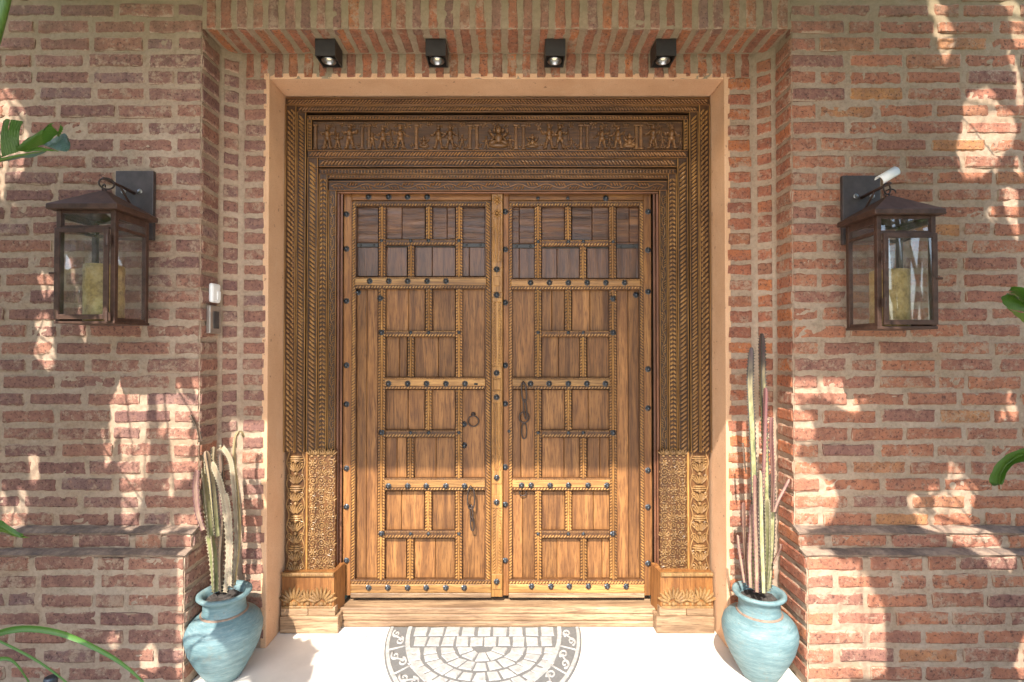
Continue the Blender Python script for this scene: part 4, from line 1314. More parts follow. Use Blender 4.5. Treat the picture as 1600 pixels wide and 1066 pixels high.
def lantern(X, zbot, mir, label):
    """wall lantern hung off a plate; mir mirrors the hinge side"""
    W, D, H = 0.122, 0.098, 0.470
    yc = -0.192
    t = thing('wall_lantern', (X, -0.02, zbot), label, 'lantern', 'pair of rusty wall lanterns')
    zt = zbot + H
    R = M['rust']
    # wall plate with two bolts
    mb = MB(); mb.box(X - 0.088, X + 0.088, -0.024, -0.004, zbot + 0.405, zbot + 0.727)
    pltx = mb.build('wall_plate', M['plate'], t, bevel=0.003)
    for s in (-1, 1):
        mb = MB(); c = Vector((X + mir * 0.012 + s * 0.038, -0.024, zbot + 0.630))
        mb.dome(c, (1, 0, 0), (0, 0, 1), NRM, 0.013, 0.013, 0.004, 14); mb.dome(c + Vector((0, -0.003, 0)), (1, 0, 0), (0, 0, 1), NRM, 0.008, 0.008, 0.008, 6)
        mb.build('bolt', M['silver'], pltx, smooth=False)
    # bracket arm with ring, hooks
    mb = MB(); mb.tube([(X, -0.02, zbot + 0.622), (X, -0.10, zbot + 0.628), (X, yc - 0.012, zbot + 0.632)], [0.008, 0.007, 0.006], 8)
    mb.tube([(X, -0.02, zbot + 0.54), (X, -0.07, zbot + 0.585), (X, -0.11, zbot + 0.626)], 0.005, 7)
    mb.build('bracket_arm', R, t, smooth=True)
    mb = MB()
    c = Vector((X - mir * 0.006, yc, zbot + 0.612))
    mb.tube([c + Vector((0.024 * math.cos(k * math.pi / 10), 0.012 * math.cos(k * math.pi / 10), 0.024 * math.sin(k * math.pi / 10))) for k in range(20)], 0.0035, 7, closed=True)
    c = Vector((X + mir * 0.022, yc + 0.02, zbot + 0.598))
    mb.tube([c + Vector((0.016 * math.cos(k * math.pi / 10), -0.012 * math.cos(k * math.pi / 10), 0.018 * math.sin(k * math.pi / 10))) for k in range(18)], 0.003, 7)
    mb.tube([(X, yc, zbot + 0.565), (X + 0.006, yc, zbot + 0.578), (X, yc, zbot + 0.590)], 0.004, 7)
    mb.build('hanging_ring', M['oldiron'], t, smooth=True)
    # roof: hipped, with a turned-down eave and seams
    E = 0.024
    mb = MB()
    a, b = W + E, D + E
    ze, zr, zap = zt + 0.0005, zt + 0.022, zt + 0.108
    q = 0.012
    vs_ = [(X - a, yc - b, ze), (X + a, yc - b, ze), (X + a, yc + b, ze), (X - a, yc + b, ze),
           (X - a, yc - b, zr), (X + a, yc - b, zr), (X + a, yc + b, zr), (X - a, yc + b, zr),
           (X - q, yc - q, zap), (X + q, yc - q, zap), (X + q, yc + q, zap), (X - q, yc + q, zap)]
    fs = [(0, 1, 5, 4), (1, 2, 6, 5), (2, 3, 7, 6), (3, 0, 4, 7), (4, 5, 9, 8), (5, 6, 10, 9), (6, 7, 11, 10), (7, 4, 8, 11), (8, 9, 10, 11), (3, 2, 1, 0)]
    mb.add(vs_, fs)
    mb.build('roof', R, t, bevel=0.0025)
    # body frame: posts, sills, transoms
    p = 0.019
    for sx in (-1, 1):
        for sy in (-1, 1):
            xa, xb = (X - W, X - W + p) if sx < 0 else (X + W - p, X + W)
            ya, yb = (yc - D, yc - D + p) if sy < 0 else (yc + D - p, yc + D)
            mb = MB(); mb.box(xa, xb, ya, yb, zbot + 0.0122, zt); mb.build('corner_post', R, t, bevel=0.0015)
    mb = MB(); mb.box(X - W - 0.003, X + W + 0.003, yc - D - 0.003, yc + D + 0.003, zbot, zbot + 0.012); mb.build('base_plate', R, t, bevel=0.0015)
    zr2 = zt - 0.062
    for sy in (-1, 1):
        ya = yc + sy * (D - p / 2)
        for q0, q1 in ((zt - 0.012, zt - 0.0005), (zr2 - 0.013, zr2)):
            mb = MB(); mb.box(X - W + p, X + W - p, ya - 0.006, ya + 0.006, q0, q1); mb.build('cross_rail', R, t)
    for sx in (-1, 1):
        xa = X + sx * (W - p / 2)
        for q0, q1 in ((zt - 0.03, zt - 0.0005), (zbot + 0.0122, zbot + 0.026), (zr2 - 0.013, zr2)):
            mb = MB(); mb.box(xa - 0.006, xa + 0.006, yc - D + p, yc + D - p, q0, q1); mb.build('cross_rail', R, t)
    # front door of the lantern, its rim standing slightly proud
    yd = yc - D - 0.011
    dz0, dz1 = zbot + 0.018, zr2 - 0.012
    dx0, dx1 = X - W + 0.002, X + W - 0.002
    if mir < 0: dx1 -= 0.018
    else: dx0 += 0.018
    mb = MB(); b = 0.020
    mb.box(dx0, dx0 + b, yd, yd + 0.009, dz0, dz1); mb.box(dx1 - b, dx1, yd, yd + 0.009, dz0, dz1)
    mb.box(dx0 + b, dx1 - b, yd, yd + 0.009, dz0, dz0 + b); mb.box(dx0 + b, dx1 - b, yd, yd + 0.009, dz1 - b, dz1)
    dr = mb.build('lantern_door', R, t, bevel=0.0012)
    mb = MB(); mb.sheet('y', yd + 0.0045, dx0 + b - 0.003, dx1 - b + 0.003, dz0 + b - 0.003, dz1 - b + 0.003); mb.build('pane', M['glass'], dr)
    hx = dx0 if mir > 0 else dx1
    for zz_ in ((dz1 - 0.10, dz0 + 0.09) if mir > 0 else (dz0 + 0.012, dz1 - 0.05)):
        mb = MB(); mb.tube([(hx, yd - 0.003, zz_ - 0.022), (hx, yd - 0.003, zz_ + 0.022)], 0.005, 8)
        mb.box(hx - 0.012, hx + 0.014, yd - 0.002, yd + 0.0, zz_ - 0.018, zz_ + 0.018)
        mb.build('hinge', R, dr)
    mb = MB(); kx = dx1 if mir > 0 else dx0
    mb.tube([(kx - 0.006 * mir, yd, (dz0 + dz1) / 2 + 0.0), (kx + mir * 0.014, yd - 0.004, (dz0 + dz1) / 2)], 0.005, 8); mb.build('catch', R, dr)
    # other panes
    mb = MB(); ya = yc - D + p / 2; mb.sheet('y', ya, X - W + p, X + W - p, zr2, zt - 0.012); mb.build('pane', M['glass'], t)
    mb = MB(); ya = yc + D - p / 2; mb.sheet('y', ya, X - W + p, X + W - p, zbot + 0.0122, zr2 - 0.013); mb.build('pane', M['glass'], t)
    for sx in (-1, 1):
        xa = X + sx * (W - p / 2); mb = MB(); mb.sheet('x', xa, yc - D + p, yc + D - p, zbot + 0.026, zr2 - 0.013); mb.build('pane', M['glass'], t)
        mb = MB(); mb.sheet('x', xa, yc - D + p, yc + D - p, zr2, zt - 0.03); mb.build('pane', M['glass'], t)
    return t


XLn, ZLn = -1.690, 1.628
XRn, ZRn = 1.704, 1.606
lantern(XLn, ZLn, -1, 'rusty glazed wall lantern on the left wall, bare hook above its roof')
lantern(XRn, ZRn, 1, 'rusty glazed wall lantern on the right wall with a white tag on its hook')
for X, z0, lab in ((XLn, ZLn, 'mottled golden candle standing in the lantern beside the doorbell wall'), (XRn, ZRn, 'mottled golden candle standing in the lantern with the white tag')):
    mb = MB(); r = 0.072
    prof = [(r, 0.0)] + [(r + 0.0015 * math.sin(k * 2.3), 0.004 + 0.238 * k / 10) for k in range(11)] + [(r - 0.006, 0.244), (r - 0.014, 0.236), (0.02, 0.228)]
    mb.lathe(prof, (X - 0.0 * X, -0.192, z0 + 0.013), 28)
    mb.tube([(X, -0.192, z0 + 0.238), (X + 0.002, -0.192, z0 + 0.262)], 0.0015, 5)
    tag(mb.build('candle', M['candle'], None, smooth=True, loc=(X, -0.192, z0 + 0.013)), lab, 'candle', 'candles in the lanterns')
# white folded tag on the right hook
mb = MB()
c = Vector((XRn - 0.028, -0.225, ZRn + 0.655)); u = Vector((0.86, 0, 0.50)); v = Vector((-0.42, -0.35, 0.75)).normalized(); n_ = u.cross(v).normalized()
pts = []
for k in range(13):                                    # a rolled strip
    a = -0.6 + 3.6 * k / 12
    pts.append(v * (0.022 * math.sin(a)) - n_ * (0.022 * math.cos(a)) * (-1))
vs_ = [c + u * -0.042 + p for p in pts] + [c + u * 0.042 + p for p in pts] + [c + u * -0.042 + p * 0.9 for p in pts] + [c + u * 0.042 + p * 0.9 for p in pts]
fs = []
for k in range(12): fs += [(k, k + 1, 14 + k, 13 + k), (26 + k + 1, 26 + k, 39 + k, 40 + k), (k, 26 + k, 27 + k, k + 1), (13 + k, 14 + k, 40 + k, 39 + k)]
fs += [(0, 13, 39, 26), (12, 38, 51, 25)]
mb.add(vs_, fs)
tag(mb.build('paper_tag', M['white_plastic'], None, smooth=True, loc=tuple(c)), 'small rolled white tag caught on the hook of the right lantern', 'tag')

# doorbell and keypad on the left jamb
t = thing('doorbell', (-XW + 0.002, 0.095, 1.795), 'small white rounded doorbell unit on the brick jamb', 'doorbell')
mb = MB(); mb.box(-XW + 0.002, -XW + 0.024, 0.060, 0.132, 1.748, 1.842); mb.build('case', M['white_plastic'], t, bevel=0.010)
mb = MB(); mb.box(-XW + 0.0235, -XW + 0.028, 0.098, 0.124, 1.762, 1.806); mb.build('button', M['white_plastic'], t, bevel=0.003)
t = thing('keypad', (-XW + 0.002, 0.09, 1.66), 'steel entry keypad with dark centre below the white doorbell', 'keypad')
mb = MB(); mb.box(-XW + 0.002, -XW + 0.022, 0.046, 0.136, 1.598, 1.732); mb.build('case', M['steel'], t, bevel=0.003)
mb = MB(); mb.box(-XW + 0.0225, -XW + 0.025, 0.072, 0.116, 1.622, 1.706); mb.build('screen', M['darkscreen'], t, bevel=0.001)

# ------------------------------------------------------------------ pots and cacti
def pot(X, Y, label, tilt):
    t = thing('clay_pot', (X, Y, 0), label, 'pot', 'pair of blue clay pots beside the doorway')
    prof = [(0.066, 0.0), (0.074, 0.004), (0.098, 0.045), (0.128, 0.10), (0.150, 0.15), (0.162, 0.20), (0.1635, 0.228), (0.156, 0.256), (0.138, 0.278), (0.112, 0.293), (0.0985, 0.300)]
    mb = MB(); mb.lathe(prof, (X, Y, 0), 56, cap=False)
    mb.lathe([(0.0005, 0.002), (0.066, 0.0)], (X, Y, 0), 56, cap=False)
    mb.build('body', M['pot'], t, smooth=True)
    mb = MB(); mb.lathe([(0.1005, 0.298), (0.1015, 0.302), (0.097, 0.3065), (0.0935, 0.3065)], (X, Y, 0), 56, cap=False); mb.build('clay_band', M['claystripe'], t, smooth=True)
    mb = MB(); mb.lathe([(0.0945, 0.303), (0.090, 0.32), (0.089, 0.345), (0.094, 0.366), (0.110, 0.376), (0.1165, 0.384), (0.115, 0.393), (0.105, 0.396), (0.094, 0.392), (0.083, 0.376), (0.078, 0.345)], (X, Y, 0), 56, cap=False)
    mb.build('neck', M['pot'], t, smooth=True)
    mb = MB()
    vs_ = [(X, Y, 0.362)]; rr = random.Random(2)
    for r in (0.03, 0.055, 0.081):
        for k in range(16):
            a = k * math.pi / 8; vs_.append((X + r * math.cos(a), Y + r * math.sin(a), 0.358 + rr.uniform(-0.006, 0.008)))
    fs = [(0, 1 + k, 1 + (k + 1) % 16) for k in range(16)]
    for lv in range(2): fs += [(1 + lv * 16 + k, 17 + lv * 16 + k, 17 + lv * 16 + (k + 1) % 16, 1 + lv * 16 + (k + 1) % 16) for k in range(16)]
    mb.add(vs_, fs); mb.build('soil', M['soil'], t)
    return t


PY = 0.0
XPOL, XPOR = at(351, 930, PY).x, at(1186, 930, PY).x
pot(XPOL, PY, 'sea blue washed clay pot holding the bent cactus below the doorbell', 0)
pot(XPOR, PY, 'pale blue washed clay pot holding the tall upright cactus', 0)


def stem(mb, pts, r, ribs=3, tw=0.0, teeth=0.014, tip=True, seed=0):
    """ribbed euphorbia stem with toothed ribs along a smooth curve through pts"""
    rr = random.Random(seed)
    P = [Vector(p) for p in pts]
    L = sum((b - a).length for a, b in zip(P[:-1], P[1:]))
    n = max(6, int(L / (teeth / 2)))
    def cat(t):
        k = min(int(t * (len(P) - 1)), len(P) - 2); f = t * (len(P) - 1) - k
        p0, p1, p2, p3 = P[max(k - 1, 0)], P[k], P[k + 1], P[min(k + 2, len(P) - 1)]
        return 0.5 * ((2 * p1) + (p2 - p0) * f + (2 * p0 - 5 * p1 + 4 * p2 - p3) * f * f + (3 * p1 - p0 - 3 * p2 + p3) * f ** 3)
    m = ribs * 4
    vs_ = []
    prev = None
    ph0 = rr.uniform(0, 6)
    for i in range(n + 1):
        t = i / n; p = cat(t); d = (cat(min(1, t + 0.01)) - cat(max(0, t - 0.01))).normalized()
        u = (Vector((1, 0, 0)) - d * d.x).normalized(); w = d.cross(u)
        k = r * (0.82 + 0.25 * math.sin(min(1, t * 1.6) * math.pi / 2)) * (1.0 if t < 0.9 else max(0.12, math.sqrt(max(0.0, 1 - ((t - 0.9) / 0.105) ** 2))))
        k *= 1 + 0.08 * noise.noise((seed, t * 9, 0))
        for q in range(m):
            c = q % 4
            a = ph0 + tw * t + 2 * math.pi * (q + (-0.62 if c == 1 else 0.62 if c == 3 else 0)) / m
            tooth = 1.0 + (0.26 if i % 2 == 0 else -0.06)
            rad = k * (tooth if c == 0 else (0.80 if c in (1, 3) else 0.42))
            vs_.append(p + (u * math.cos(a) + w * math.sin(a)) * rad)
    fs = [(i * m + q, i * m + (q + 1) % m, (i + 1) * m + (q + 1) % m, (i + 1) * m + q) for i in range(n) for q in range(m)]
    fs.append(tuple(range(n * m, n * m + m)))
    mb.add(vs_, fs)
    for q_ in range(len(fs) - 1):                        # the toothed crest of each rib is darker
        if (q_ % m) % 4 in (0, 3): mb.m[len(mb.m) - len(fs) + q_] = 1
    mb.mi = 1
    # spines on the ribs
    for i in range(0, n, 2):
        t = i / n; p = cat(t); d = (cat(min(1, t + 0.01)) - cat(max(0, t - 0.01))).normalized()
        u = (Vector((1, 0, 0)) - d * d.x).normalized(); w = d.cross(u)
        for q in range(ribs):
            a = ph0 + tw * t + 2 * math.pi * q / ribs
            o = u * math.cos(a) + w * math.sin(a); s_ = d.cross(o)
            b0 = p + o * r * 1.05
            tipp = b0 + o * 0.0095 + d * 0.003
            mb.add([b0 + d * 0.0015 + s_ * 0.001, b0 - d * 0.0015, b0 + s_ * -0.001 + d * 0.001, tipp], [(0, 1, 3), (1, 2, 3), (2, 0, 3)])


GRN = cactus_mat('green_cactus', (0.085, 0.11, 0.04), (0.27, 0.26, 0.12), (0.19, 0.13, 0.085), 0.6, 1.1)
YEL = cactus_mat('yellowish_cactus', (0.08, 0.10, 0.04), (0.42, 0.37, 0.17), (0.07, 0.03, 0.04), 1.20, 1.50)
PNK = cactus_mat('pink_cactus', (0.20, 0.11, 0.08), (0.36, 0.28, 0.17), (0.22, 0.085, 0.09), 0.5, 1.25)
DRY = cactus_mat('dry_cactus', (0.19, 0.14, 0.10), (0.37, 0.30, 0.22), (0.24, 0.16, 0.075), 0.6, 1.2)
YEL2 = cactus_mat('pale_cactus', (0.16, 0.16, 0.06), (0.44, 0.41, 0.22), (0.30, 0.14, 0.12), 0.7, 1.25)
DRY2 = cactus_mat('straw_cactus', (0.25, 0.17, 0.06), (0.42, 0.33, 0.16), (0.22, 0.15, 0.08), 0.9, 1.25)
BRN = cactus_mat('brown_dead_stem', (0.05, 0.035, 0.025), (0.14, 0.10, 0.07), (0.2, 0.13, 0.09), 0.5, 1.2)


EDK = flat_mat('dark_rib_crest', (0.055, 0.045, 0.035), 0.7)
EDP = flat_mat('pale_rib_crest', (0.30, 0.255, 0.17), 0.7)
EDR = flat_mat('purple_rib_crest', (0.13, 0.06, 0.06), 0.7)
EDG = {'green_cactus': EDP, 'yellowish_cactus': EDK, 'pink_cactus': EDR, 'dry_cactus': EDP, 'pale_cactus': EDK, 'straw_cactus': EDP, 'brown_dead_stem': EDK}


def cactus(X, Y, label, stems):
    t = thing('cactus', (X, Y, 0.36), label, 'cactus', 'tall cacti in the blue pots')
    for k, (pxs, dy, r, mat, ribs) in enumerate(stems):
        mb = MB()
        pts = [at(px, py, Y + dy * (1 + 0.3 * i)) for i, (px, py) in enumerate(pxs)]
        stem(mb, pts, r, ribs, 0.5, 0.017, seed=k + int(X * 10))
        mb.build('stem', [mat, EDG[mat.name]], t, smooth=False)
    return t


cactus(XPOL, PY, 'green and pink ribbed cactus with dried curling stems beside the doorbell', [
    ([(336, 925), (333, 870), (328, 835)], 0.02, 0.019, GRN, 3),
    ([(328, 838), (323, 790), (316, 735), (311, 712)], 0.02, 0.0195, GRN, 3),
    ([(320, 740), (316, 710), (312, 685)], 0.03, 0.012, GRN, 3),
    ([(313, 690), (307, 665), (298, 648)], 0.0, 0.0085, BRN, 3),
    ([(312, 690), (310, 665), (311, 636)], 0.01, 0.0065, PNK, 3),
    ([(318, 828), (309, 800), (305, 760), (307, 735)], -0.02, 0.012, PNK, 3),
    ([(339, 838), (335, 800), (330, 750), (322, 705)], -0.03, 0.016, YEL2, 3),
    ([(341, 830), (343, 800), (340, 770), (334, 735)], -0.01, 0.011, PNK, 3),
    ([(353, 925), (358, 860), (354, 800), (345, 755), (331, 722)], -0.02, 0.0130, DRY, 3),
    ([(360, 915), (361, 850), (358, 800), (352, 770)], -0.035, 0.011, DRY, 3),
    ([(363, 918), (370, 850), (368, 790), (364, 742), (360, 718), (350, 702), (343, 701)], 0.01, 0.0100, DRY, 3),
    ([(366, 915), (374, 840), (372, 780), (366, 720), (367, 690), (371, 677), (377, 676), (381, 684)], 0.03, 0.0075, DRY2, 3),
    ([(346, 925), (345, 870), (350, 800), (347, 740), (345, 708)], 0.03, 0.012, BRN, 3),
    ([(338, 800), (336, 750), (334, 718), (334, 698)], 0.04, 0.010, GRN, 3),
])
cactus(XPOR, PY, 'tall slim ribbed cactus with dark purple tips beside the right jamb', [
    ([(1178, 920), (1179, 860), (1179, 760), (1175, 660), (1172, 600), (1174, 543)], 0.0, 0.0145, YEL, 3),
    ([(1190, 922), (1195, 850), (1196, 760), (1193, 660), (1191, 590), (1190, 521)], -0.02, 0.0150, YEL, 3),
    ([(1203, 918), (1206, 850), (1207, 790), (1205, 740)], 0.03, 0.0150, YEL2, 3),
    ([(1190, 800), (1193, 720), (1195, 650), (1196, 606)], -0.05, 0.0095, PNK, 3),
    ([(1207, 800), (1208, 740), (1206, 690), (1206, 652)], 0.0, 0.0095, PNK, 3),
    ([(1183, 925), (1182, 870), (1180, 800), (1179, 742)], -0.05, 0.0105, PNK, 3),
    ([(1173, 918), (1171, 870), (1173, 830), (1174, 788)], -0.02, 0.0100, PNK, 3),
    ([(1168, 914), (1165, 870), (1163, 825), (1162, 785)], 0.02, 0.0085, PNK, 3),
    ([(1163, 910), (1158, 880), (1154, 855), (1152, 836)], -0.01, 0.0065, PNK, 3),
    ([(1210, 800), (1216, 782), (1224, 766), (1233, 748)], 0.0, 0.0065, PNK, 3),
    ([(1208, 880), (1213, 868), (1218, 858), (1219, 850)], -0.02, 0.0060, PNK, 3),
    ([(1193, 926), (1190, 860), (1188, 800), (1187, 735)], -0.07, 0.0120, YEL2, 3),
    ([(1198, 924), (1201, 870), (1201, 820), (1200, 780)], -0.05, 0.0130, GRN, 3),
    ([(1166, 740), (1164, 725), (1162, 700), (1161, 692)], 0.02, 0.0045, BRN, 3),
])

# ------------------------------------------------------------------ half-oval doormat
MX, MYB, MA, MBB, MZ = at(757.5, 977, 0.405).x, 0.402, 0.515, 0.70, 0.006
mt = thing('doormat', (MX, MYB, 0), 'grey half-oval doormat with pale cobble pattern and scroll border', 'doormat')


def mp(r, th):   # polar on the half oval; th 0..pi from +x round the front
    return (MX + MA * r * math.cos(th), MYB - MBB * r * math.sin(th))


mb = MB()
n = 64
top = [(MX, MYB, MZ)] + [(*mp(1, math.pi * k / n), MZ) for k in range(n + 1)]
botv = [(*mp(1.008, math.pi * k / n), 0.0005) for k in range(n + 1)]
mb.add(top + botv, [(0, k + 2, k + 1) for k in range(n)] + [(k + 1, k + 2, n + 3 + k, n + 2 + k) for k in range(n)])
mb.build('mat_base', M['mat_grey'], mt)


def raised(mb, poly, z0, z1, c=0.003):
    """flat raised patch from a plan polygon with a soft edge"""
    n = len(poly); cx = sum(p[0] for p in poly) / n; cy = sum(p[1] for p in poly) / n
    ins = []
    for x, y in poly:
        d = math.hypot(x - cx, y - cy); k = max(0.2, 1 - c / max(d, 1e-4)); ins.append((cx + (x - cx) * k, cy + (y - cy) * k))
    vs_ = [(x, y, z0) for x, y in poly] + [(x, y, z1) for x, y in ins]
    ar = sum(poly[i][0] * poly[(i + 1) % n][1] - poly[(i + 1) % n][0] * poly[i][1] for i in range(n))
    fs = [(i, (i + 1) % n, n + (i + 1) % n, n + i) for i in range(n)] + [tuple(range(n, 2 * n))]
    if ar < 0: fs = [tuple(reversed(f)) for f in fs]
    mb.add(vs_, fs)


# rims
def ring(mb, r0, r1, z):
    n = 72
    vs_ = []
    for k in range(n + 1):
        th = math.pi * k / n
        for r, zz_ in ((r0 - 0.004, MZ - 0.001), (r0, z), (r1, z), (r1 + 0.004, MZ - 0.001)): vs_.append((*mp(r, th), zz_))
    mb.add(vs_, [(k * 4 + q, k * 4 + 4 + q, k * 4 + 5 + q, k * 4 + 1 + q) for k in range(n) for q in range(3)])


mb = MB(); ring(mb, 0.962, 0.99, MZ + 0.003); ring(mb, 0.765, 0.805, MZ + 0.004)
mb.build('mat_rim', M['mat_white'], mt)
mb = MB()
NSC = 10
for k in range(NSC):                                       # scrolls of the border
    th0 = math.pi * (k + 0.5) / NSC
    hw_ = math.pi / NSC
    def q(du, dv): return mp(0.885 + dv * 0.075, th0 + du * hw_ * 0.5)
    for sg in (-1, 1):
        pts = []; rr_ = []
        for i in range(18):
            t = i / 17; a = sg * (0.4 + t * 7.4); rad = 0.62 * (1 - 0.82 * t)
            x, y = q(sg * 0.36 + rad * math.cos(a) * 0.62, sg * 0.30 + rad * math.sin(a) * 0.9)
            pts.append((x, y, MZ)); rr_.append(0.0062 * (1 - 0.4 * t))
        mb.tube(pts, rr_, 6)
    pts = [(*q(-0.36 + 0.72 * i / 6, -0.85 + 1.7 * i / 6), MZ) for i in range(7)]
    mb.tube(pts, 0.0045, 6)
    pts = [(*mp(0.805 + 0.16 * i / 3, math.pi * (k + 1) / NSC), MZ) for i in range(4)]
    if k < NSC - 1: mb.tube(pts, 0.005, 6)
mb.build('mat_scrolls', M['mat_white'], mt, smooth=True)
# cobble stones: straight rows at the back, fan-like rings further out
rnd = random.Random(9)
z_ = MZ + 0.004


def stone(poly):
    poly = [(x + rnd.uniform(-0.004, 0.004), y + rnd.uniform(-0.004, 0.004)) for x, y in poly]
    mb = MB(); raised(mb, poly, MZ - 0.001, z_ + rnd.uniform(-0.001, 0.001), 0.006)
    mb.build('mat_stone', M['mat_white'], mt)


def gq(r0, r1, a0, a1, g=0.006):
    R = (r0 + r1) / 2
    ga = g / (R * 0.5)
    out = []
    for r, a in ((r0 + g, a0 + ga), (r0 + g, a1 - ga), ((r1 - g), a1 - ga), (r1 - g, a0 + ga)):
        out.append(mp(r, a))
    return out


row_h = 0.092
for j in range(2):                                          # two straight rows along the threshold
    y1 = MYB - 0.004 - j * row_h; y0 = y1 - row_h + 0.012
    ext = MA * 0.75 * math.sqrt(max(0, 1 - ((MYB - y0) / (MBB * 0.75)) ** 2))
    ns = 9 + j
    for i in range(ns):
        xa = MX - ext + 2 * ext * i / ns; xb = MX - ext + 2 * ext * (i + 1) / ns
        stone([(xa + 0.005, y1), (xb - 0.005, y1), (xb - 0.005, y0), (xa + 0.005, y0)])
base_y = MYB - 2 * row_h - 0.004


def mp2(r, th): return (MX + MA * 0.75 * r * math.cos(th), base_y - (MBB * 0.75 - 2 * row_h) * r * math.sin(th))


for (r0, r1, ns) in ((0.80, 1.0, 17), (0.58, 0.79, 13), (0.36, 0.57, 9), (0.12, 0.35, 5)):
    for i in range(ns):
        a0, a1 = math.pi * i / ns, math.pi * (i + 1) / ns
        ga = 0.022 / (r0 + r1)
        stone([mp2(r0 + 0.012, a0 + ga), mp2(r0 + 0.012, a1 - ga), mp2(r1 - 0.012, a1 - ga), mp2(r1 - 0.012, a0 + ga)])

# ------------------------------------------------------------------ plants whose leaves reach into the picture and shade the walls
LIT = [  # sunlit patches of the walls (photo pixels)
    [(0, 135), (15, 150), (38, 185), (40, 200), (36, 240), (30, 270), (5, 285), (0, 310)], [(66, 425), (82, 425), (80, 462), (66, 466)],
    [(62, 492), (78, 490), (80, 530), (71, 584), (50, 550), (58, 520)],
    [(187, 590), (193, 613), (230, 613), (230, 665), (228, 765), (216, 735), (205, 725), (190, 735), (194, 700), (200, 670), (198, 652), (170, 700), (174, 650)],
    [(186, 745), (205, 742), (219, 765), (220, 800), (216, 834), (198, 828), (193, 790)], [(245, 613), (270, 598), (272, 612), (264, 662), (254, 676), (248, 645)],
    [(280, 610), (292, 625), (294, 700), (292, 742), (282, 752), (262, 782), (264, 750), (270, 690), (274, 640)], [(163, 698), (172, 698), (172, 722), (163, 735)],
    [(50, 712), (58, 720), (54, 768), (46, 735)], [(33, 752), (39, 800), (38, 832), (0, 842), (0, 818), (12, 800), (22, 780)], [(0, 758), (13, 775), (8, 795), (0, 795)],
    [(282, 803), (295, 812), (290, 832), (270, 842), (258, 840)], [(198, 1013), (208, 1005), (216, 1013), (214, 1030), (200, 1030)], [(250, 1040), (262, 1030), (274, 1038), (276, 1066), (248, 1066)],
    [(1455, 0), (1470, 0), (1480, 60), (1476, 100), (1468, 50)], [(1480, 28), (1489, 50), (1477, 102), (1470, 85)], [(1488, 0), (1500, 0), (1497, 14)], [(1573, 0), (1592, 0), (1597, 36), (1584, 36)],
    [(1583, 42), (1600, 52), (1600, 78), (1587, 66)], [(1578, 85), (1594, 98), (1595, 116), (1584, 112)],
    [(1510, 150), (1522, 142), (1530, 165), (1535, 137), (1547, 137), (1570, 175), (1600, 198), (1567, 227), (1558, 275), (1548, 245), (1540, 250), (1532, 285), (1528, 250), (1515, 277), (1503, 280), (1495, 225), (1510, 205)],
    [(1584, 128), (1600, 133), (1600, 192), (1589, 172)], [(1582, 248), (1593, 248), (1600, 284), (1589, 272)], [(1568, 288), (1587, 298), (1592, 352), (1581, 362)], [(1548, 320), (1562, 335), (1553, 346), (1544, 338)],
    [(1236, 580), (1318, 578), (1324, 600), (1327, 622), (1348, 627), (1345, 642), (1330, 643), (1315, 634), (1290, 617), (1262, 620), (1238, 602)],
    [(1236, 640), (1264, 648), (1273, 680), (1257, 693), (1236, 688)], [(1240, 738), (1270, 732), (1303, 760), (1306, 785), (1292, 818), (1262, 823), (1240, 803)],
    [(1487, 728), (1512, 743), (1523, 775), (1515, 788), (1500, 772), (1482, 747)],
    [(1430, 770), (1480, 762), (1502, 785), (1519, 830), (1543, 858), (1565, 890), (1557, 908), (1535, 912), (1508, 888), (1498, 862), (1443, 832), (1428, 802)],
    [(1250, 868), (1280, 878), (1302, 903), (1322, 908), (1352, 958), (1367, 983), (1365, 1066), (1250, 1066)], [(1573, 1013), (1592, 1018), (1600, 1066), (1561, 1066), (1561, 1050)],
    [(1572, 623), (1585, 635), (1582, 650), (1572, 647)],
]
SHADE_NICHE = [[(395, 1000), (470, 993), (514, 1005), (497, 1025), (510, 1035), (497, 1055), (480, 1075), (380, 1075), (395, 1040)], [(440, 700), (478, 700), (478, 985), (440, 985)],
               [(520, 898), (560, 880), (640, 912), (600, 945), (540, 945)]]


def in_poly(poly, X, Y):
    ins = np.zeros(len(X), bool)
    n = len(poly); j = n - 1
    for i in range(n):
        xi, yi = poly[i]; xj, yj = poly[j]
        c = ((yi > Y) != (yj > Y))
        ins ^= c & (X < (xj - xi) * (Y - yi) / ((yj - yi) if yj != yi else 1e-9) + xi)
        j = i
    return ins


SN = np.array([0.21, 1.0, -1.076])


def fall(P):
    """where sun rays through points P land on wall, floor or door; returns photo px and a flag for the doorway"""
    P = np.atleast_2d(P)
    H = P + SN * (-P[:, 1:2])
    niche = np.abs(H[:, 0]) < 1.40
    # doorway: floor first, else the door plane
    tf = P[:, 2] / 1.076
    Hf = P + SN * tf[:, None]
    Hd = P + SN * (0.41 - P[:, 1:2])
    Hn = np.where((Hf[:, 1] < 0.41)[:, None], Hf, Hd)
    floorhit = (Hf[:, 1] < -0.1)
    H = np.where((niche | floorhit)[:, None], Hn, H)
    px, py = proj(H)
    return px, py, niche, H


def visible(P):
    px, py = proj(P)
    return (px > -12) & (px < 1612) & (py > -12) & (py < 1080) & (np.atleast_2d(P)[:, 1] > CY + 0.05)


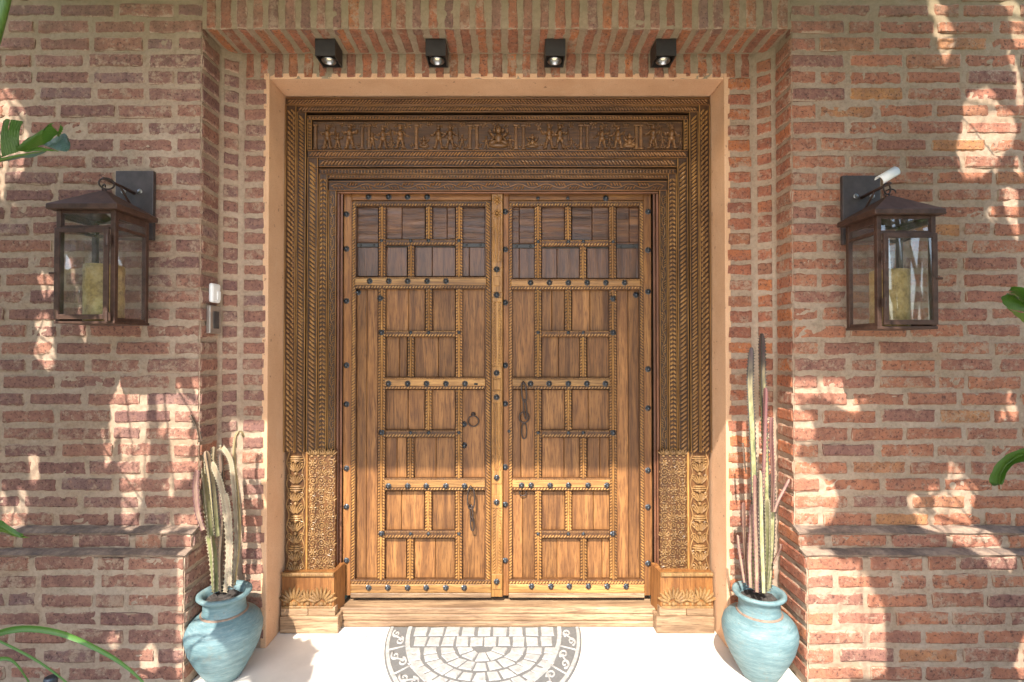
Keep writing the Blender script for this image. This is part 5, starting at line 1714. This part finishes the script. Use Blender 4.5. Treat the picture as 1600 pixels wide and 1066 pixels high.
gx, gy = np.meshgrid(np.concatenate([np.arange(-60, 312, 6.0), np.arange(1236, 1664, 6.0)]), np.arange(-30, 1070, 6.0))
gx, gy = gx.ravel(), gy.ravel()
a_ = (gx - 800) / FPX; b_ = (533 - gy) / FPX
dyv = math.cos(PITCH) - b_ * math.sin(PITCH); tt = -CY / dyv
GXw = CX + a_ * tt; GZw = CZ + (math.sin(PITCH) + b_ * math.cos(PITCH)) * tt
litg = np.zeros(len(gx), bool)
for p in LIT: litg |= in_poly(p, gx, gy)
Dr = (3.32 - GZw) / 1.076
roofsh = (Dr < 1.8) & (GXw - 0.21 * Dr > -2.3) & (GXw - 0.21 * Dr < 1.62)
need = ~litg & ~roofsh


def leaf_pts(base, d, L, W, droop, roll, n=26):
    """midrib and side vectors of a big paddle leaf"""
    base = Vector(base); d = Vector(d).normalized()
    mid = []
    for i in range(n + 1):
        t = i / n; mid.append(base + d * (L * t) + Vector((0, 0, -droop * L * t * t)))
    sides = []
    for i in range(n + 1):
        T = (mid[min(i + 1, n)] - mid[max(i - 1, 0)]).normalized()
        S = T.cross(Vector((0, 0, 1)))
        if S.length < 0.05: S = Vector((1, 0, 0))
        S.normalize(); N = S.cross(T)
        sides.append((T, S * math.cos(roll) + N * math.sin(roll), N * math.cos(roll) - S * math.sin(roll)))
    return mid, sides


def leaf_quads(base, d, L, W, droop, roll, n=26, tear=0.25, rng=random, fold=0.28):
    mid, sd = leaf_pts(base, d, L, W, droop, roll, n)
    wid = lambda t: W * (max(0.0, 4 * t * (1 - t)) ** 0.55) * (1.15 - 0.35 * t)
    quads = []
    for s in (-1, 1):
        i = 0
        while i < n:
            g = rng.choice((1, 2, 3, 4, 5, 7)) if rng.random() < tear else n
            j = min(n, i + g)
            lift = rng.uniform(-0.25, 0.25) if tear > 0 else 0
            for k in range(i, j):
                def pt(q, f, pinch=0.0):
                    t = q / n; T, S, N = sd[q]
                    w = wid(min(0.985, max(0.02, t)))
                    return mid[q] + S * (s * w * f) + T * (0.16 * L * f * 0.6 - pinch * L * f) + N * (w * fold * f + lift * w * f * f)
                pin0 = 0.0; pin1 = 0.0
                if tear > 0:
                    if k == i: pin0 = -0.006
                    if k == j - 1: pin1 = 0.010
                quads.append([pt(k, 0.02), pt(k + 1, 0.02), pt(k + 1, 0.55, pin1 * 0.5), pt(k, 0.55, pin0 * 0.5)])
                quads.append([pt(k, 0.55, pin0 * 0.5), pt(k + 1, 0.55, pin1 * 0.5), pt(k + 1, 1.0, pin1), pt(k, 1.0, pin0)])
            i = j
    return mid, quads


def add_leaf(mb, mid, quads, W, stalk=True):
    for q in quads: mb.add(q, [(0, 1, 2, 3)])
    mb.mi = 1
    if stalk: mb.tube(mid, [max(0.0015, 0.009 * (1 - 0.85 * i / (len(mid) - 1))) * min(1.0, W / 0.12) for i in range(len(mid))], 6)
    mb.mi = 0


def samples(quads):
    Q = np.array([[tuple(p) for p in q] for q in quads])
    c = Q.mean(1, keepdims=True)
    fr = [Q * 0.94 + c * 0.06, c, (Q + np.roll(Q, 1, 1)) / 2, (Q + c) / 2]
    return np.concatenate(fr, 1)


def quad_cover(q):
    """mask of wall grid points whose sun ray this quad blocks"""
    px, py, nich, H = fall(np.array([tuple(p) for p in q]))
    x0, x1, y0, y1 = px.min(), px.max(), py.min(), py.max()
    sel = np.where((gx >= x0) & (gx <= x1) & (gy >= y0) & (gy <= y1))[0]
    if len(sel) == 0: return sel
    ok = in_poly(list(zip(px, py)), gx[sel], gy[sel])
    return sel[ok]


covered = np.zeros(len(gx), bool)
rng = random.Random(42)


def ok_quads(quads):
    S = samples(quads); n, k, _ = S.shape
    P = S.reshape(-1, 3)
    px, py, nich, H = fall(P)
    bad = visible(P) | (P[:, 2] < 0.03) | (P[:, 1] > -0.25)
    for p in LIT: bad |= in_poly(p, px, py) & ~nich
    inn = nich & (H[:, 2] < 1.3)
    okn = np.zeros(len(px), bool)
    for p in SHADE_NICHE: okn |= in_poly(p, px, py)
    bad |= inn & ~okn & (px > 300) & (px < 1250)
    return ~bad.reshape(n, k).any(1)


def grow(side, label, base, count, cand, xr, zr, yr):
    t = thing('banana_plant', (base[0], base[1], 0), label, 'banana plant')
    made = 0
    for c in range(cand):
        if made >= count: break
        # aim at a wall spot that still needs shade
        todo = np.where(need & ~covered & ((gx < 700) if side < 0 else (gx > 700)))[0]
        if len(todo) < 25: break
        k = todo[rng.randrange(len(todo))]
        D = rng.uniform(*yr)
        tgt = Vector((GXw[k] - 0.21 * D, -D, GZw[k] + 1.076 * D))
        L = rng.uniform(0.55, 1.15); W = L * rng.uniform(0.17, 0.23)
        az = rng.uniform(-1.2, 1.2)
        dirv = Vector((-side * math.cos(az) * 0.5 + rng.uniform(-0.4, 0.4), math.sin(az) * 0.5, rng.uniform(-0.7, 0.9)))
        dirv.normalize()
        b0 = tgt - dirv * L * 0.5
        if b0.z < 0.25: continue
        mid, quads = leaf_quads(b0, dirv, L, W, rng.uniform(0.1, 0.5), rng.uniform(-0.9, 0.9), 22, 0.55, rng)
        ok = ok_quads(quads)
        if ok.mean() < 0.45: continue
        mv = visible(np.array([tuple(p) for p in mid]))
        if mv.any(): continue
        keep = [q for q, o in zip(quads, ok) if o]
        cov = np.unique(np.concatenate([quad_cover(q) for q in keep])) if keep else np.array([], int)
        new = (need[cov] & ~covered[cov]).sum() if len(cov) else 0
        if new < max(14, 60 - c * 0.12): continue
        covered[cov] = True
        mb = MB()
        add_leaf(mb, mid, keep, W)
        lf = mb.build('leaf', [M['leaf'], M['leafedge']], t)
        made += 1
        # stalk from the clump to the leaf; it must not stripe the lit patches
        best = None
        for tr in range(14):
            foot = Vector((base[0] + rng.uniform(-0.12, 0.12), base[1] + rng.uniform(-0.12, 0.12), 0.0))
            bow = Vector((rng.uniform(-0.2, 0.2) + side * 0.15, rng.uniform(-0.25, 0.05), 0.3))
            pts = [foot.lerp(b0, q / 12) + bow * (4 * (q / 12) * (1 - q / 12)) * 0.6 for q in range(13)]
            P = np.array([tuple(p) for p in pts])
            if visible(P).any(): continue
            Pf = np.concatenate([P[:-1] + (P[1:] - P[:-1]) * f_ for f_ in (0, 0.33, 0.67)])
            px_, py_, _, _ = fall(Pf)
            hits = sum(int(in_poly(p_, px_, py_).sum()) for p_ in LIT)
            if best is None or hits < best[0]: best = (hits, pts)
            if hits == 0: break
        if best:
            mb = MB(); mb.tube(best[1], [0.018 - 0.010 * q / 12 for q in range(13)], 7); mb.build('leaf_stalk', M['leafedge'], t, smooth=True)
    print('PLANT', side, made, 'left uncovered', int((need & ~covered & ((gx < 700) if side < 0 else (gx > 700))).sum()), 'of', int((need & ((gx < 700) if side < 0 else (gx > 700))).sum()))
    return t


pl_l = grow(-1, 'big-leaved banana plant at the left, one leaf tip crossing the upper left wall', (-2.55, -1.35), 70, 1500, None, None, (0.75, 1.9))
pl_r = grow(1, 'big-leaved banana plant at the right, curled leaf tips in front of the right wall', (2.45, -1.35), 90, 1800, None, None, (0.6, 1.9))


def seen_leaf(t, base, tip, W, droop, roll, fold, y_stalk=None, tear=0.0):
    base, tip = Vector(base), Vector(tip)
    d = tip - base; L = d.length
    d2 = (tip + Vector((0, 0, droop * L)) - base)
    mid, quads = leaf_quads(base, d2, d2.length, W, droop * L / d2.length, roll, 24, tear, rng, fold)
    mb = MB(); add_leaf(mb, mid, quads, W)
    return mb.build('leaf', [M['leaf'], M['leafedge']], t, smooth=True)


made = 0
for c in range(900):                                        # leaves whose shade falls on the porch floor and left jamb
    if made >= 9: break
    poly = SHADE_NICHE[(0, 0, 1, 2)[c % 4]]
    bx = [p[0] for p in poly]; by = [p[1] for p in poly]
    px, py = rng.uniform(min(bx), max(bx)), rng.uniform(min(by), max(by))
    if not in_poly(poly, np.array([px]), np.array([py]))[0]: continue
    ray = at(px, py, 0.0) - Vector((CX, CY, CZ))
    tz = -CZ / ray.z if ray.z < 0 else 99
    land = Vector((CX, CY, CZ)) + ray * min(tz, (0.41 - CY) / ray.y)
    sdist = rng.uniform(1.25, 2.0)
    tgt = land - SUN * sdist
    L = rng.uniform(0.4, 0.8); W = L * 0.2
    dirv = Vector((rng.uniform(0.2, 1), rng.uniform(-0.5, 0.5), rng.uniform(-0.9, 0.3))).normalized()
    b0 = tgt - dirv * L * 0.6
    mid, quads = leaf_quads(b0, dirv, L, W, rng.uniform(0.1, 0.5), rng.uniform(-0.9, 0.9), 22, 0.5, rng)
    ok = ok_quads(quads)
    if ok.mean() < 0.5 or visible(np.array([tuple(p) for p in mid])).any(): continue
    mb = MB(); add_leaf(mb, mid, [q for q, o_ in zip(quads, ok) if o_], W)
    mb.build('leaf', [M['leaf'], M['leafedge']], pl_l)
    made += 1
print('PLANT niche', made)

# tips that the photograph shows, each blade half lofted between its midrib and its margin
def lamina(mb, A, B, ya, yb, bulge=0.015, n=14, m=5):
    def rs(P, ysp):
        P = [at(px, py, ysp[0] + (ysp[1] - ysp[0]) * i / (len(P) - 1)) for i, (px, py) in enumerate(P)]
        out = []
        for i in range(n + 1):
            t = i / n; k = min(int(t * (len(P) - 1)), len(P) - 2); f = t * (len(P) - 1) - k
            p0, p1, p2, p3 = P[max(k - 1, 0)], P[k], P[k + 1], P[min(k + 2, len(P) - 1)]
            out.append(0.5 * ((2 * p1) + (p2 - p0) * f + (2 * p0 - 5 * p1 + 4 * p2 - p3) * f * f + (3 * p1 - p0 - 3 * p2 + p3) * f ** 3))
        return out
    a, b = rs(A, ya), rs(B, yb)
    vs_ = []
    for i in range(n + 1):
        for j in range(m + 1):
            f = j / m; p = a[i].lerp(b[i], f)
            vs_.append(p + Vector((0, -bulge * math.sin(math.pi * f) + 0.002 * math.sin(i * 2.1 + j), 0)))
    mb.add(vs_, [(i * (m + 1) + j, i * (m + 1) + j + 1, (i + 1) * (m + 1) + j + 1, (i + 1) * (m + 1) + j) for i in range(n) for j in range(m)])
    return a, b


mats_ = [M['leaf'], M['leafedge'], M['leafback']]
mb = MB()
lamina(mb, [(-60, 186), (-30, 187), (0, 187)], [(-60, 262), (-30, 256), (2, 247)], (-0.72, -0.70), (-0.66, -0.66))
lamina(mb, [(5, 190), (10, 186), (16, 187)], [(4, 246), (9, 244), (16, 241)], (-0.71, -0.70), (-0.66, -0.66), 0.008)
lamina(mb, [(16.6, 187), (27, 188), (37, 190)], [(16.3, 241), (24, 239), (31, 236)], (-0.70, -0.69), (-0.66, -0.655), 0.010)
mb.mi = 1; mb.tube([at(-60, 264, -0.66), at(0, 250, -0.66), at(30, 243, -0.655), at(72, 236, -0.65)], [0.006, 0.005, 0.004, 0.001], 6); mb.mi = 0
lamina(mb, [(31, 236), (37, 224), (50, 213), (72, 200), (80, 193), (86, 194)], [(33, 237), (45, 235), (60, 229), (72, 224), (82, 217), (92, 207)], (-0.655, -0.70), (-0.655, -0.62), 0.02)
lamina(mb, [(90, 213), (92, 203), (95, 194)], [(92, 214), (97, 206), (99, 200)], (-0.62, -0.66), (-0.62, -0.65), 0.004)
mb.mi = 2
lamina(mb, [(66, 226), (78, 219), (92, 212), (100, 208)], [(68, 227), (82, 232), (95, 236), (108, 232)], (-0.63, -0.60), (-0.64, -0.66), -0.012)
lamina(mb, [(100, 208), (104, 211), (107, 217)], [(95, 236), (104, 237), (109, 233)], (-0.60, -0.61), (-0.66, -0.66), 0.004)
mb.mi = 0
lamina(mb, [(36, 238), (58, 230), (72, 232), (92, 236)], [(40, 238), (60, 236), (76, 236), (92, 237)], (-0.66, -0.66), (-0.67, -0.665), 0.004)
mb.mi = 2
lamina(mb, [(-60, 262), (-20, 254), (0, 249), (24, 243), (50, 241), (72, 236)], [(-60, 272), (-20, 260), (0, 254), (30, 248), (55, 245), (72, 237)], (-0.66, -0.65), (-0.63, -0.645), 0.003)
mb.build('leaf', mats_, pl_l, smooth=True)
mb = MB(); mb.tube([at(-28, 120, -0.8), at(-8, 60, -0.8), at(6, 10, -0.8), at(16, -40, -0.8)], [0.016, 0.015, 0.014, 0.013], 8); mb.build('leaf_stalk', M['leafedge'], pl_l, smooth=True)
mb = MB()
lamina(mb, [(-60, 770), (-20, 803), (5, 815), (25, 829), (38, 836)], [(-60, 810), (-20, 824), (5, 829), (25, 836), (39, 839)], (-0.7, -0.66), (-0.66, -0.65))
mb.mi = 1; lamina(mb, [(-60, 810), (-20, 824), (5, 829), (25, 836), (40, 838)], [(-60, 818), (-20, 829), (5, 832), (28, 840), (48, 840)], (-0.66, -0.65), (-0.65, -0.64), 0.002)
mb.build('leaf', mats_, pl_l, smooth=True)
mb = MB()
lamina(mb, [(1577, 455), (1580, 449), (1590, 448), (1612, 453), (1660, 470)], [(1578, 456), (1586, 461), (1594, 467), (1612, 486), (1660, 530)], (-0.66, -0.75), (-0.64, -0.70), 0.012)
lamina(mb, [(1570, 457), (1580, 460), (1592, 467), (1612, 488), (1660, 532)], [(1565, 463), (1566, 472), (1578, 483), (1612, 493), (1660, 540)], (-0.64, -0.70), (-0.66, -0.72), 0.014)
mb.mi = 1; mb.tube([at(1576, 456, -0.645), at(1592, 466, -0.65), at(1612, 487, -0.66), at(1660, 531, -0.70)], [0.001, 0.002, 0.004, 0.006], 6)
lamina(mb, [(1570, 479), (1580, 484), (1596, 489), (1612, 493), (1660, 540)], [(1572, 480), (1583, 490), (1597, 502), (1612, 514), (1660, 560)], (-0.66, -0.72), (-0.64, -0.68), 0.004)
mb.build('leaf', mats_, pl_r, smooth=True)
mb = MB()
mr = [(1660, 700), (1612, 707), (1590, 713), (1572, 726), (1563, 741), (1562, 757)]
lamina(mb, [(1660, 690), (1612, 698), (1585, 705), (1563, 718), (1549, 738), (1545, 753)], mr, (-0.62, -0.58), (-0.60, -0.56), 0.01)
lamina(mb, mr, [(1660, 730), (1612, 724), (1595, 722), (1580, 729), (1572, 741), (1565, 757)], (-0.60, -0.56), (-0.63, -0.58), 0.008)
lamina(mb, [(1545, 753), (1548, 756), (1551, 759)], [(1562, 752), (1561, 757), (1556, 759)], (-0.58, -0.575), (-0.56, -0.565), 0.003)
mb.mi = 1; mb.tube([at(px, py, -0.606 + 0.007 * i) for i, (px, py) in enumerate(mr)], [0.004, 0.0035, 0.003, 0.0022, 0.0016, 0.001], 6)
mb.build('leaf', mats_, pl_r, smooth=True)

# grass-like blades at the lower left
t = thing('strap_leaf_plant', (-2.25, -0.55, 0.02), 'thin green strap leaves arching low in front of the left wall', 'plant')
for pts, w in (([(-70, 1090), (-30, 1010), (20, 985), (90, 990), (160, 1020), (205, 1050), (240, 1085)], 0.010), ([(-40, 985), (10, 1008), (60, 1035), (105, 1068), (130, 1090)], 0.005), ([(-60, 1100), (-40, 1050), (10, 1030), (40, 1060), (60, 1100)], 0.006)):
    mb = MB()
    P = [at(px, py, -0.5 + 0.03 * i) for i, (px, py) in enumerate(pts)]
    n = 30
    def cr(tq):
        k = min(int(tq * (len(P) - 1)), len(P) - 2); f = tq * (len(P) - 1) - k
        p0, p1, p2, p3 = P[max(k - 1, 0)], P[k], P[k + 1], P[min(k + 2, len(P) - 1)]
        return 0.5 * ((2 * p1) + (p2 - p0) * f + (2 * p0 - 5 * p1 + 4 * p2 - p3) * f * f + (3 * p1 - p0 - 3 * p2 + p3) * f ** 3)
    vs_ = []
    for i in range(n + 1):
        tq = i / n; p = cr(tq); ww = w * (0.4 + 0.9 * math.sin(math.pi * min(0.95, 0.15 + tq * 0.8)))
        vs_ += [p + Vector((0, 0.3 * ww, ww)), p + Vector((0, ww, 0)), p + Vector((0, 0.3 * ww, -ww))]
    mb.add(vs_, [(i * 3 + q, i * 3 + q + 1, i * 3 + q + 4, i * 3 + q + 3) for i in range(n) for q in range(2)])
    mb.build('blade', M['blade'], t, smooth=True)
# small garden spike light by the lower left edge
t = thing('garden_light', (at(78, 1060, -0.35).x, -0.35, 0.0), 'small dark garden spike light at the foot of the left wall', 'garden light')
c = at(79, 1068, -0.35)
mb = MB(); mb.lathe([(0.022, -0.02), (0.023, 0.02), (0.020, 0.026), (0.015, 0.028)], c, 20); mb.build('lamp_head', M['iron'], t, smooth=False)
mb = MB(); mb.lathe([(0.006, -0.14), (0.008, -0.021)], c, 10); mb.build('spike', M['iron'], t)
